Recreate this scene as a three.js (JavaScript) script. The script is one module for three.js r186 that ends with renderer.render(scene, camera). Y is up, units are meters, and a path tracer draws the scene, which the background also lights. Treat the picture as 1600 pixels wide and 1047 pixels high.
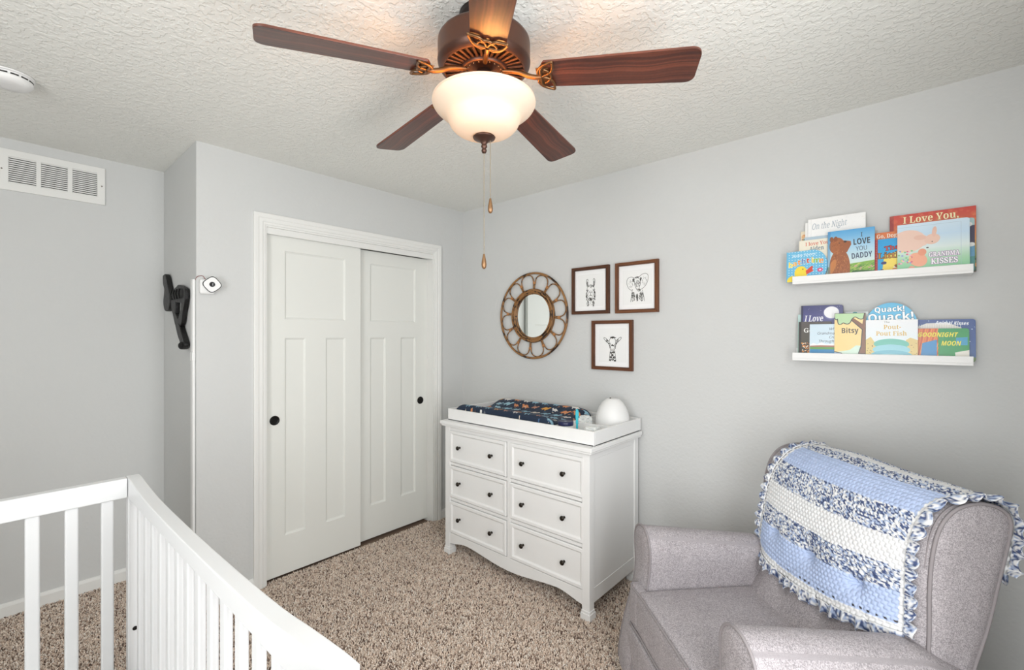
import * as THREE from 'three';
import { RoundedBoxGeometry } from 'three/addons/geometries/RoundedBoxGeometry.js';
import { mergeGeometries, mergeVertices, toCreasedNormals } from 'three/addons/utils/BufferGeometryUtils.js';
import { RectAreaLightUniformsLib } from 'three/addons/lights/RectAreaLightUniformsLib.js';

// ---------------------------------------------------------------- camera, sky, daylight, exposure
const renderer = new THREE.WebGLRenderer({ antialias: true });
renderer.toneMapping = THREE.LinearToneMapping;
renderer.toneMappingExposure = 0.435;
renderer.shadowMap.enabled = true;
RectAreaLightUniformsLib.init();
const scene = new THREE.Scene();
scene.background = new THREE.Color(0.62, 0.74, 0.9);
const camera = new THREE.PerspectiveCamera(72.6, 1600 / 1047, 0.05, 60);
camera.position.set(2.7859, 1.4347, 2.5275);
{
  const yaw = 41.572 * Math.PI / 180;
  camera.lookAt(2.7859 - Math.sin(yaw), 1.4347, 2.5275 - Math.cos(yaw));
}
// room: corner of closet wall and right wall at the origin, x along the right wall, z along the closet wall
const H = 2.44, XM = 3.13, ZM = 4.2, XL = -0.69, ZC = 1.847;
const WIN = [
  { wall: 'rear', a0: 2.0, a1: 3.05, y0: 0.45, y1: 2.25, glow: 23 },
  { wall: 'side', a0: 1.45, a1: 2.35, y0: 0.45, y1: 2.2, glow: 18 },
];
const DAY = new THREE.Color(0.99, 0.995, 0.99);
for (const w of WIN) {
  const l = new THREE.RectAreaLight(DAY, w.glow, w.a1 - w.a0 - 0.1, w.y1 - w.y0 - 0.1);
  const a = (w.a0 + w.a1) / 2, y = (w.y0 + w.y1) / 2;
  if (w.wall === 'rear') { l.position.set(a, y, ZM + 0.02); l.lookAt(a, y, 0); } else { l.position.set(XM + 0.02, y, a); l.lookAt(0, y, a); }
  l.name = 'window_daylight';
  scene.add(l);
}

// ---------------------------------------------------------------- helpers
let seed = 12345;
const rnd = () => { seed = (seed + 0x6d2b79f5) | 0; let t = Math.imul(seed ^ (seed >>> 15), 1 | seed); t = (t + Math.imul(t ^ (t >>> 7), 61 | t)) ^ t; return ((t ^ (t >>> 14)) >>> 0) / 4294967296; };
const rr = (a, b) => a + (b - a) * rnd();
const clamp = (x, a = 0, b = 1) => Math.min(b, Math.max(a, x));
const sstep = (a, b, x) => { const t = clamp((x - a) / (b - a)); return t * t * (3 - 2 * t); };
const V3 = (x, y, z) => new THREE.Vector3(x, y, z);
const V2 = (x, y) => new THREE.Vector2(x, y);

const std = (hex, roughness = 0.6, o = {}) => new THREE.MeshPhysicalMaterial({ color: hex, roughness, ...o });

function boxUV(g, k = 1) {
  if (!g.attributes.normal) g.computeVertexNormals();
  const p = g.attributes.position, n = g.attributes.normal, uv = new Float32Array(p.count * 2);
  for (let i = 0; i < p.count; i++) {
    const ax = Math.abs(n.getX(i)), ay = Math.abs(n.getY(i)), az = Math.abs(n.getZ(i));
    let u, v;
    if (ax >= ay && ax >= az) { u = p.getZ(i); v = p.getY(i); } else if (ay >= az) { u = p.getX(i); v = p.getZ(i); } else { u = p.getX(i); v = p.getY(i); }
    uv[2 * i] = u * k; uv[2 * i + 1] = v * k;
  }
  g.setAttribute('uv', new THREE.BufferAttribute(uv, 2));
  return g;
}
function plain(g) {
  const q = g.index ? g.toNonIndexed() : g;
  for (const k of Object.keys(q.attributes)) if (k !== 'position' && k !== 'normal') q.deleteAttribute(k);
  if (!q.attributes.normal) q.computeVertexNormals();
  return q;
}
const mg = (...list) => boxUV(mergeGeometries(list.flat().map(plain)));
const at = (g, x, y, z, rx = 0, ry = 0, rz = 0) => {
  const m = new THREE.Matrix4().makeRotationFromEuler(new THREE.Euler(rx, ry, rz)); m.setPosition(x, y, z);
  return g.applyMatrix4(m);
};
const box = (x0, x1, y0, y1, z0, z1, r = 0) => {
  const w = x1 - x0, h = y1 - y0, d = z1 - z0;
  const g = r > 0 ? new RoundedBoxGeometry(w, h, d, 2, Math.min(r, w / 2.01, h / 2.01, d / 2.01)) : new THREE.BoxGeometry(w, h, d);
  return g.translate((x0 + x1) / 2, (y0 + y1) / 2, (z0 + z1) / 2);
};
const cyl = (r0, r1, h, n = 24, open = false) => new THREE.CylinderGeometry(r0, r1, h, n, 1, open);
const lathe = (pts, n = 48) => new THREE.LatheGeometry(pts.map(([r, y]) => V2(r, y)), n);
const tube = (pts, r, n = 40, k = 8, closed = false) => new THREE.TubeGeometry(new THREE.CatmullRomCurve3(pts.map((p) => V3(...p)), closed, 'centripetal'), n, r, k, closed);
const smooth = (g, a = 0.6) => toCreasedNormals(g, a);

const used = {};
function numbered(name) { const n = used[name] = (used[name] ?? -1) + 1; return n ? name + '_' + String(n).padStart(3, '0') : name; }
function mesh(name, g, m, parent) {
  const o = new THREE.Mesh(g, m); o.castShadow = o.receiveShadow = true;
  if (parent) { o.name = name; parent.add(o); } else { o.name = numbered(name); scene.add(o); }
  return o;
}
function tag(o, label, category, group) { o.userData.label = label; o.userData.category = category; if (group) o.userData.group = group; return o; }
function thing(name, label, category, [x, y, z] = [0, 0, 0], turn = 0, group) {
  const o = new THREE.Group(); o.name = numbered(name); o.position.set(x, y, z); o.rotation.y = turn; scene.add(o);
  return tag(o, label, category, group);
}
function struct(name, g, m, label, category) {
  const o = mesh(name, g, m); o.userData.kind = 'structure';
  if (label) tag(o, label, category);
  return o;
}
function structGroup(name, label, category, pos = [0, 0, 0], turn = 0) { const o = thing(name, label, category, pos, turn); o.userData.kind = 'structure'; return o; }

// tileable value noise, fbm
function noiseTile(size, cells, sd, octaves = 1) {
  const out = new Float32Array(size * size);
  let amp = 1, tot = 0;
  for (let o = 0; o < octaves; o++) {
    const c = cells << o, g = new Float32Array(c * c); const keep = seed; seed = sd + o * 977;
    for (let i = 0; i < g.length; i++) g[i] = rnd();
    seed = keep;
    for (let y = 0; y < size; y++) for (let x = 0; x < size; x++) {
      const fx = x / size * c, fy = y / size * c, ix = Math.floor(fx), iy = Math.floor(fy);
      let tx = fx - ix, ty = fy - iy; tx = tx * tx * (3 - 2 * tx); ty = ty * ty * (3 - 2 * ty);
      const a = g[(iy % c) * c + ix % c], b = g[(iy % c) * c + (ix + 1) % c], d = g[((iy + 1) % c) * c + ix % c], e = g[((iy + 1) % c) * c + (ix + 1) % c];
      out[y * size + x] += amp * ((a * (1 - tx) + b * tx) * (1 - ty) + (d * (1 - tx) + e * tx) * ty);
    }
    tot += amp; amp *= 0.5;
  }
  for (let i = 0; i < out.length; i++) out[i] /= tot;
  return out;
}
function dataTex(size, fn, srgb = false, h = size) {
  const d = new Uint8Array(size * h * 4);
  for (let y = 0; y < h; y++) for (let x = 0; x < size; x++) {
    const c = fn(x, y), i = 4 * (y * size + x);
    if (typeof c === 'number') d[i] = d[i + 1] = d[i + 2] = clamp(c) * 255; else for (let k = 0; k < 3; k++) d[i + k] = clamp(c[k]) * 255;
    d[i + 3] = 255;
  }
  const t = new THREE.DataTexture(d, size, h); t.wrapS = t.wrapT = THREE.RepeatWrapping; t.magFilter = THREE.LinearFilter; t.minFilter = THREE.LinearMipmapLinearFilter; t.generateMipmaps = true;
  if (srgb) t.colorSpace = THREE.SRGBColorSpace;
  t.needsUpdate = true; return t;
}
function canvasTex(w, h, draw) {
  const c = document.createElement('canvas'); c.width = w; c.height = h; const x = c.getContext('2d');
  draw(x, w, h);
  const t = new THREE.CanvasTexture(c); t.colorSpace = THREE.SRGBColorSpace; t.anisotropy = 8; return t;
}

// ---------------------------------------------------------------- textures and materials
const nA = noiseTile(512, 40, 11, 2), nB = noiseTile(512, 24, 77, 3), nC = noiseTile(512, 128, 5, 2), nL = noiseTile(512, 6, 19, 3);
const wallBump = dataTex(512, (x, y) => nA[y * 512 + x]); wallBump.repeat.set(2.2, 2.2);
const ceilBump = dataTex(512, (x, y) => { const v = nB[y * 512 + x]; return sstep(0.42, 0.62, v) * 0.75 + 0.25 * nA[y * 512 + x]; }); ceilBump.repeat.set(3.2, 3.2);
const fabricBump = dataTex(512, (x, y) => 0.5 + 0.25 * Math.sin(x * Math.PI / 2) * Math.cos(y * Math.PI / 2) + 0.5 * (nC[y * 512 + x] - 0.5)); fabricBump.repeat.set(5, 5);
const fabricMap = dataTex(512, (x, y) => { const v = 1 + 0.5 * (nC[y * 512 + x] - 0.5) + 0.05 * (nL[y * 512 + x] - 0.5); return [0.67 * v, 0.648 * v, 0.66 * v]; }, true); fabricMap.repeat.set(4, 4);
function woodTex(dark, light, sd, gx = 4, gy = 90) {
  const g = noiseTile(512, 4, sd, 2);
  const keep = seed; seed = sd; const rows = new Float32Array(513); for (let i = 0; i < 513; i++) rows[i] = rnd(); seed = keep;
  return dataTex(512, (x, y) => {
    const wob = y + 26 * g[y * 512 + x] + 3 * Math.sin(x / 512 * 2 * Math.PI * gx);
    const r = (wob / 512 * gy) % gy, i = Math.floor(r), f = r - i;
    let v = rows[i] * (1 - f) + rows[(i + 1) % gy] * f; v = 0.65 * v + 0.35 * g[((y * 3) % 512) * 512 + x] + 0.16 * (nC[y * 512 + x] - 0.5);
    return [0, 1, 2].map((k) => dark[k] + (light[k] - dark[k]) * clamp(v));
  }, true);
}
const bladeWood = woodTex([0.21, 0.10, 0.075], [0.49, 0.26, 0.18], 301); bladeWood.repeat.set(1.6, 2.6);
const frameWood = woodTex([0.25, 0.155, 0.10], [0.58, 0.395, 0.26], 402); frameWood.repeat.set(3, 5);
const rattanTex = dataTex(256, (x, y) => { const v = nL[(y * 2) * 512 + x * 2]; const t = sstep(0.30, 0.50, v); return [0.17 + 0.43 * t, 0.105 + 0.325 * t, 0.065 + 0.185 * t]; }, true); rattanTex.repeat.set(5, 5);

const wallMat = std(0xd5d6d5, 0.75, { bumpMap: wallBump, bumpScale: 0.0008, specularIntensity: 0.4 });
const ceilMat = std(0xf2f2ed, 0.9, { bumpMap: ceilBump, bumpScale: 0.0019, specularIntensity: 0.2 });
const whiteTrim = std(0xeeeeeb, 0.42, { specularIntensity: 0.5 });
const whiteDoor = std(0xebece7, 0.45, { specularIntensity: 0.5 });
const whiteLacquer = std(0xf3f3f2, 0.36, { specularIntensity: 0.5 });
const whitePlastic = std(0xf1f1f0, 0.4);
const blackMetal = std(0x131110, 0.35, { metalness: 0.5 });
const bronze = std(0x5b4239, 0.38, { metalness: 0.75 });
const bronzeDark = std(0x2b2220, 0.5, { metalness: 0.6 });
const antique = std(0x805e40, 0.36, { metalness: 0.85 });
const nickel = std(0x8a8178, 0.22, { metalness: 0.95 });
const dark = std(0x141414, 0.8);

// ---------------------------------------------------------------- room shell
const T = 0.12;
const floor = struct('floor', boxUV(box(XL - T, XM + T, -0.16, -0.012, -T, ZM + T)), std(0x857060, 0.95), 'beige and brown speckled carpet floor of the nursery', 'floor');
struct('ceiling', boxUV(box(XL - T, XM + T, H, H + T, -T, ZM + T)), ceilMat, 'white knockdown-textured ceiling above the nursery', 'ceiling');
struct('wall_right', boxUV(box(XL - T, XM + T, -0.16, H, -T, 0)), wallMat, 'long light grey wall behind the dresser, mirror and book ledges', 'wall');
struct('wall_left', boxUV(box(XL - T, XL, -0.16, H, 0, ZM)), wallMat, 'light grey wall carrying the white air return grille', 'wall');
// closet wall with its opening (z 0.305 .. 1.505, up to y 2.07)
const DZ0 = 0.303, DZ1 = 1.507, DY = 2.068;
struct('wall_closet', mg(box(-T, 0, -0.16, H, 0, DZ0), box(-T, 0, -0.16, H, DZ1, ZC), box(-T, 0, DY, H, DZ0, DZ1)), wallMat, 'light grey wall around the white closet doors', 'wall');
struct('wall_alcove', boxUV(box(XL, -T, -0.16, H, ZC - 0.1, ZC)), wallMat, 'narrow shaded grey return wall with the black ornament', 'wall');
function holed(w, h, x0, x1, y0, y1, d) {
  const s = new THREE.Shape([V2(0, 0), V2(w, 0), V2(w, h), V2(0, h)]);
  s.holes.push(new THREE.Path([V2(x0, y0), V2(x0, y1), V2(x1, y1), V2(x1, y0)]));
  return new THREE.ExtrudeGeometry(s, { depth: d, bevelEnabled: false });
}
{
  const w = WIN[0];
  const g = holed(XM - XL, H + 0.16, w.a0 - XL, w.a1 - XL, w.y0 + 0.16, w.y1 + 0.16, T).translate(XL, -0.16, ZM);
  struct('wall_rear', boxUV(plain(g)), wallMat, 'light grey wall with a window behind the crib', 'wall');
  const v = WIN[1];
  const g2 = holed(ZM + T, H + 0.16, v.a0, v.a1, v.y0 + 0.16, v.y1 + 0.16, T);
  g2.applyMatrix4(new THREE.Matrix4().makeBasis(V3(0, 0, 1), V3(0, 1, 0), V3(1, 0, 0))).translate(XM, -0.16, 0);
  const ix = g2.attributes.position.array; for (let i = 0; i < ix.length; i += 9) for (let k = 0; k < 3; k++) { const t = ix[i + k]; ix[i + k] = ix[i + 3 + k]; ix[i + 3 + k] = t; }
  g2.computeVertexNormals();
  struct('wall_side', boxUV(plain(g2)), wallMat, 'light grey wall with a window beside the armchair', 'wall');
  const glass = new THREE.MeshPhysicalMaterial({ color: 0xffffff, roughness: 0, transmission: 1, thickness: 0, ior: 1.45 });
  WIN.forEach((q, i) => {
    const W = q.a1 - q.a0, hh = q.y1 - q.y0;
    const o = structGroup('window_' + (i + 1), i ? 'white framed window in the wall beside the armchair' : 'white framed window in the wall behind the crib', 'window', i ? [XM, q.y0, (q.a0 + q.a1) / 2] : [(q.a0 + q.a1) / 2, q.y0, ZM], i ? -Math.PI / 2 : Math.PI);
    const ring = (x0, x1, y0, y1, z0, z1, t) => [box(x0, x0 + t, y0, y1, z0, z1), box(x1 - t, x1, y0, y1, z0, z1), box(x0 + t, x1 - t, y0, y0 + t, z0, z1), box(x0 + t, x1 - t, y1 - t, y1, z0, z1)];
    mesh('window_frame', mg(ring(-W / 2, W / 2, 0, hh, -0.1, -0.045, 0.045), box(-W / 2, W / 2, hh / 2 - 0.02, hh / 2 + 0.02, -0.095, -0.05)), whiteTrim, o);
    mesh('window_casing', mg(ring(-W / 2 - 0.06, W / 2 + 0.06, -0.06, hh + 0.06, 0.001, 0.016, 0.06)), whiteTrim, o);
    mesh('pane', boxUV(new THREE.PlaneGeometry(W - 0.08, hh / 2 - 0.06).translate(0, hh / 4, -0.07)), glass, o);
    mesh('pane', boxUV(new THREE.PlaneGeometry(W - 0.08, hh / 2 - 0.06).translate(0, hh * 3 / 4, -0.07)), glass, o);
  });
}
// baseboards
const bbProfile = new THREE.Shape([V2(0, 0), V2(0.013, 0), V2(0.013, 0.064), V2(0.009, 0.074), V2(0.004, 0.079), V2(0, 0.08)]);
const bb = (len) => new THREE.ExtrudeGeometry(bbProfile, { depth: len, bevelEnabled: false });   // stands on x = 0 (wall), runs along z
struct('baseboard_left', boxUV(plain(bb(ZM - ZC).translate(XL, -0.012, ZC))), whiteTrim, 'white baseboard under the air return grille', 'baseboard');
struct('baseboard_alcove', boxUV(plain(at(bb(-XL), XL, -0.012, ZC, 0, Math.PI / 2, 0).applyMatrix4(new THREE.Matrix4().set(1, 0, 0, 0, 0, 1, 0, 0, 0, 0, -1, 2 * ZC, 0, 0, 0, 1)))), whiteTrim, 'short white baseboard on the narrow return wall', 'baseboard');
struct('baseboard_closet', mg(bb(ZC + 0.013 - 1.566).translate(0, -0.012, 1.566), bb(0.232).translate(0, -0.012, 0)), whiteTrim, 'white baseboard pieces beside the closet door casing', 'baseboard');
{ const g = plain(bb(XM)); g.applyMatrix4(new THREE.Matrix4().makeBasis(V3(0, 0, 1), V3(0, 1, 0), V3(1, 0, 0))).translate(0, -0.012, 0); const p = g.attributes.position.array; for (let i = 0; i < p.length; i += 9) for (let k = 0; k < 3; k++) { const t = p[i + k]; p[i + k] = p[i + 3 + k]; p[i + 3 + k] = t; } g.computeVertexNormals(); struct('baseboard_right', boxUV(g), whiteTrim, 'white baseboard behind the dresser and armchair', 'baseboard'); }

// carpet pile: twisted yarn tufts
{
  const g = new THREE.CylinderGeometry(0.0021, 0.0031, 0.015, 5, 2, false); g.translate(0, 0.0075, 0);
  const p = g.attributes.position;
  for (let i = 0; i < p.count; i++) { const y = p.getY(i), t = clamp(y / 0.016); p.setX(i, p.getX(i) + 0.0028 * t * t + 0.0012 * Math.sin(t * 5)); p.setZ(i, p.getZ(i) + 0.0015 * Math.sin(t * 4)); }
  g.computeVertexNormals();
  const spots = [];
  const step = 0.0064;
  for (let x = XL + 0.006; x < XM; x += step) for (let z = 0.004; z < ZM; z += step) {
    if (x < -0.03 && z < ZC + 0.004) continue;
    
    spots.push([x + rr(-0.0035, 0.0035), z + rr(-0.0035, 0.0035)]);
  }
  const im = new THREE.InstancedMesh(g, std(0xffffff, 0.95, { specularIntensity: 0.2 }), spots.length);
  const m = new THREE.Matrix4(), q = new THREE.Quaternion(), e = new THREE.Euler(), c = new THREE.Color(), s = V3(), v = V3();
  const tones = [[0.90, 0.78, 0.67], [0.86, 0.73, 0.62], [0.80, 0.665, 0.56], [0.72, 0.58, 0.48], [0.55, 0.425, 0.345], [0.22, 0.155, 0.125], [0.94, 0.86, 0.78], [0.84, 0.70, 0.59]];
  spots.forEach(([x, z], i) => {
    e.set(rr(-0.55, 0.55), rr(0, 6.28), rr(-0.55, 0.55)); q.setFromEuler(e);
    const k = rr(0.85, 1.3); s.set(k, rr(0.8, 1.2), k); v.set(x, -0.0125, z);
    m.compose(v, q, s); im.setMatrixAt(i, m);
    const t = tones[Math.floor(rnd() * tones.length)], w = rr(0.9, 1.1); c.setRGB(t[0] * w, t[1] * w, t[2] * w); im.setColorAt(i, c);
  });
  im.name = 'carpet_pile'; im.userData.kind = 'stuff'; im.receiveShadow = im.castShadow = true; floor.add(im);
}

// closet: casing, jambs, fascia, two sliding doors
{
  const cas = structGroup('trim_1', 'white stepped door casing around the closet opening', 'trim', [0, 0, 0]);
  const prof = [[0, 0], [0.009, 0], [0.010, 0.012], [0.0135, 0.016], [0.0135, 0.034], [0.0165, 0.038], [0.0175, 0.056], [0.0165, 0.062], [0, 0.062]];  // [out of wall, from the inner edge]
  const inZ0 = DZ0 - 0.008, inZ1 = DZ1 + 0.008, inY = DY + 0.002 - 0.004;
  // mitred sweep: corners offset by profile distance w
  const sweep = (P) => {
    const pos = [], n = prof.length;
    for (let i = 0; i < n; i++) {
      const [o0, w0] = prof[i], [o1, w1] = prof[(i + 1) % n];
      const quad = [P(w0, 0, o0), P(w0, 1, o0), P(w1, 1, o1), P(w1, 0, o1)];
      for (const k of [0, 1, 2, 0, 2, 3]) pos.push(...quad[k]);
    }
    const g = new THREE.BufferGeometry(); g.setAttribute('position', new THREE.Float32BufferAttribute(pos, 3)); g.computeVertexNormals(); return boxUV(g);
  };
  mesh('casing_leg', sweep((w, t, o) => [o, t ? inY + w : -0.012, inZ1 + w]), whiteTrim, cas);
  mesh('casing_leg', sweep((w, t, o) => [o, t ? -0.012 : inY + w, inZ0 - w]), whiteTrim, cas);
  mesh('casing_head', sweep((w, t, o) => [o, inY + w, t ? inZ0 - w : inZ1 + w]), whiteTrim, cas);
  mesh('jamb', boxUV(box(-0.14, 0.004, -0.012, DY, DZ1 - 0.001, DZ1 + 0.012)), whiteTrim, cas);
  mesh('jamb', boxUV(box(-0.14, 0.004, -0.012, DY, DZ0 - 0.012, DZ0 + 0.001)), whiteTrim, cas);
  mesh('jamb_head', boxUV(box(-0.14, 0.002, DY - 0.012, DY + 0.01, DZ0, DZ1)), whiteTrim, cas);
  mesh('track_fascia', boxUV(box(-0.022, -0.004, 2.018, DY - 0.012, DZ0, DZ1, 0.003)), whiteTrim, cas);
  // closet interior so that no light leaks
  const W = 0.603;
  const doorParts = (o, pullX) => {
    const hw = W / 2, top = 2.022, bot = 0.012;
    const rect = (x0, x1, y0, y1) => [V2(x0, y0), V2(x0, y1), V2(x1, y1), V2(x1, y0)];
    const holes = [[-0.193, 0.193, 1.53, 1.935], [-0.193, -0.068, 0.24, 1.416], [0.060, 0.193, 0.24, 1.416]];
    const s = new THREE.Shape([V2(-hw, bot), V2(hw, bot), V2(hw, top), V2(-hw, top)]);
    for (const h of holes) s.holes.push(new THREE.Path(rect(...h)));
    mesh('door_frame', boxUV(plain(new THREE.ExtrudeGeometry(s, { depth: 0.030, bevelEnabled: true, bevelThickness: 0.0015, bevelSize: 0.0015, bevelSegments: 1 }).translate(0, 0, -0.0315))), whiteDoor, o);
    for (const [x0, x1, y0, y1] of holes) {   // recessed panel with a sloped border
      const d0 = -0.004, d1 = -0.011, b = 0.011, pos = [];
      const A = [[x0, y0], [x1, y0], [x1, y1], [x0, y1]], B = [[x0 + b, y0 + b], [x1 - b, y0 + b], [x1 - b, y1 - b], [x0 + b, y1 - b]];
      for (let i = 0; i < 4; i++) { const j = (i + 1) % 4, q = [[...A[i], d0], [...A[j], d0], [...B[j], d1], [...B[i], d1]]; for (const k of [0, 1, 2, 0, 2, 3]) pos.push(...q[k]); }
      const q = B.map((t) => [...t, d1]); for (const k of [0, 1, 2, 0, 2, 3]) pos.push(...q[k]);
      const r = A.map((t) => [...t, -0.03]); for (const k of [0, 2, 1, 0, 3, 2]) pos.push(...r[k]);
      const g = new THREE.BufferGeometry(); g.setAttribute('position', new THREE.Float32BufferAttribute(pos, 3)); g.computeVertexNormals();
      mesh('panel', boxUV(g), whiteDoor, o);
    }
    const pull = mesh('finger_pull', at(lathe([[0, 0.0008], [0.017, 0.0008], [0.0205, 0.002], [0.024, 0.004], [0.027, 0.0035], [0.028, 0]], 36), 0, 0, 0, Math.PI / 2), blackMetal, o);
    pull.position.set(pullX, 0.933, 0.0015); pull.userData.label = 'black round recessed finger pull';
  };
  const d1 = structGroup('door_1', 'white three-panel sliding closet door in front, pull near the casing by the crib', 'door', [-0.03, 0, 1.2], Math.PI / 2);
  doorParts(d1, -0.251);
  const d2 = structGroup('door_2', 'white three-panel sliding closet door behind, pull on the dresser side', 'door', [-0.072, 0, 0.607], Math.PI / 2);
  doorParts(d2, 0.236);
}

// ---------------------------------------------------------------- fixtures on walls and ceiling
{ // return air grille on the left wall: local x = -z, local z = out of the wall
  const v = thing('vent_grille', 'white louvred air return grille high on the grey wall', 'vent', [XL, 2.28, 2.327], Math.PI / 2);
  const hw = 0.205, hh = 0.1025, f = 0.007;
  const secs = [[-0.166, -0.064], [-0.050, 0.055], [0.070, 0.175]], y0 = -0.068, y1 = 0.071;
  const s = new THREE.Shape([V2(-hw, -hh), V2(hw, -hh), V2(hw, hh), V2(-hw, hh)]);
  for (const [a, b] of secs) s.holes.push(new THREE.Path([V2(a, y0), V2(a, y1), V2(b, y1), V2(b, y0)]));
  mesh('face_plate', boxUV(plain(new THREE.ExtrudeGeometry(s, { depth: f, bevelEnabled: true, bevelSize: 0.002, bevelThickness: 0.002, bevelSegments: 2 }).translate(0, 0, 0.001))), whiteTrim, v);
  mesh('duct_back', boxUV(box(-hw + 0.02, hw - 0.02, y0 - 0.01, y1 + 0.01, 0.0003, 0.0012)), std(0x1c1b19, 0.95), v);
  const n = 13, step = (y1 - y0) / n;
  for (const [a, b] of secs) {
    const slat = at(new THREE.BoxGeometry(b - a, 0.0066, 0.0012), 0, 0, 0, 0.5);
    for (let i = 0; i < n; i++) { const m = mesh('louvre', slat, whiteTrim, v); m.position.set((a + b) / 2, y0 + (i + 0.5) * step, 0.0055); }
  }
  for (const x of [-0.188, 0.192]) mesh('screw', at(lathe([[0, 0.0025], [0.0025, 0.002], [0.0036, 0.0003]], 12), x, 0, 0.0105, Math.PI / 2), nickel, v);
}
{ // smoke detector
  const d = thing('smoke_detector', 'round white smoke detector on the ceiling near the grille', 'smoke detector', [0.165, H, 2.50]);
  mesh('mounting_plate', lathe([[0, 0], [0.072, 0], [0.073, -0.004], [0.071, -0.010], [0, -0.010]], 48), whitePlastic, d);
  mesh('housing', lathe([[0.069, -0.010], [0.069, -0.013], [0.066, -0.014], [0.066, -0.020], [0.069, -0.021], [0.068, -0.030], [0.060, -0.041], [0.045, -0.045], [0.030, -0.0455], [0.027, -0.048], [0, -0.048]], 48), whitePlastic, d);
  const slot = std(0x3c3b39, 0.9);
  for (let i = 0; i < 14; i++) { const a = i / 14 * Math.PI * 2; mesh('slot', at(new THREE.BoxGeometry(0.022, 0.0048, 0.004), 0.0655 * Math.sin(a), -0.017, 0.0655 * Math.cos(a), 0, a, 0), slot, d); }
}
{ // black ornament on the return wall
  const o = thing('wall_ornament', 'black sculpted ornament with paddle and open loop on the return wall', 'ornament', [0, 0, ZC + 0.001]);
  const gloss = std(0x0c0b0b, 0.5, { bumpMap: wallBump, bumpScale: 0.002 });
  const ex = (pts, d, z, hole) => {
    const sh = new THREE.Shape(); sh.setFromPoints(new THREE.SplineCurve(pts.map(([x, y]) => V2(x, y))).getPoints(pts.length * 6));
    if (hole) sh.holes.push(new THREE.Path(hole.map(([x, y]) => V2(x, y))));
    return boxUV(plain(new THREE.ExtrudeGeometry(sh, { depth: d, bevelEnabled: true, bevelSize: 0.004, bevelThickness: 0.006, bevelSegments: 3, steps: 1 }).translate(0, 0, z)));
  };
  mesh('paddle', ex([[-0.57, 1.785], [-0.535, 1.79], [-0.505, 1.78], [-0.455, 1.715], [-0.415, 1.66], [-0.42, 1.605], [-0.455, 1.58], [-0.525, 1.583], [-0.557, 1.63], [-0.535, 1.70], [-0.565, 1.74], [-0.57, 1.785]], 0.012, 0.010), gloss, o);
  mesh('loop', ex([[-0.278, 1.700], [-0.242, 1.707], [-0.165, 1.693], [-0.110, 1.675], [-0.108, 1.625], [-0.148, 1.562], [-0.180, 1.50], [-0.235, 1.478], [-0.30, 1.488], [-0.352, 1.548], [-0.397, 1.601], [-0.380, 1.668], [-0.33, 1.69], [-0.278, 1.700]], 0.008, 0.010, [[-0.305, 1.622], [-0.312, 1.556], [-0.250, 1.518], [-0.192, 1.57], [-0.185, 1.612]]), gloss, o);
  mesh('tail', ex([[-0.285, 1.492], [-0.225, 1.492], [-0.165, 1.445], [-0.11, 1.395], [-0.108, 1.375], [-0.14, 1.362], [-0.17, 1.366], [-0.185, 1.395], [-0.235, 1.435], [-0.285, 1.492]], 0.012, 0.010), gloss, o);
  mesh('knob', new THREE.SphereGeometry(0.02, 20, 14).scale(1, 1, 0.8).translate(-0.14, 1.378, 0.03), gloss, o);
  for (let i = 0; i < 4; i++) mesh('rib', boxUV(tube([[-0.36 + i * 0.06, 1.684, 0.030], [-0.35 + i * 0.058, 1.66, 0.036], [-0.345 + i * 0.055, 1.632, 0.030]], 0.005, 14, 6)), gloss, o);
  for (const x of [-0.22, -0.49]) mesh('standoff', at(cyl(0.012, 0.012, 0.014, 12), x, 1.655, 0.006, Math.PI / 2), gloss, o);
}
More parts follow.
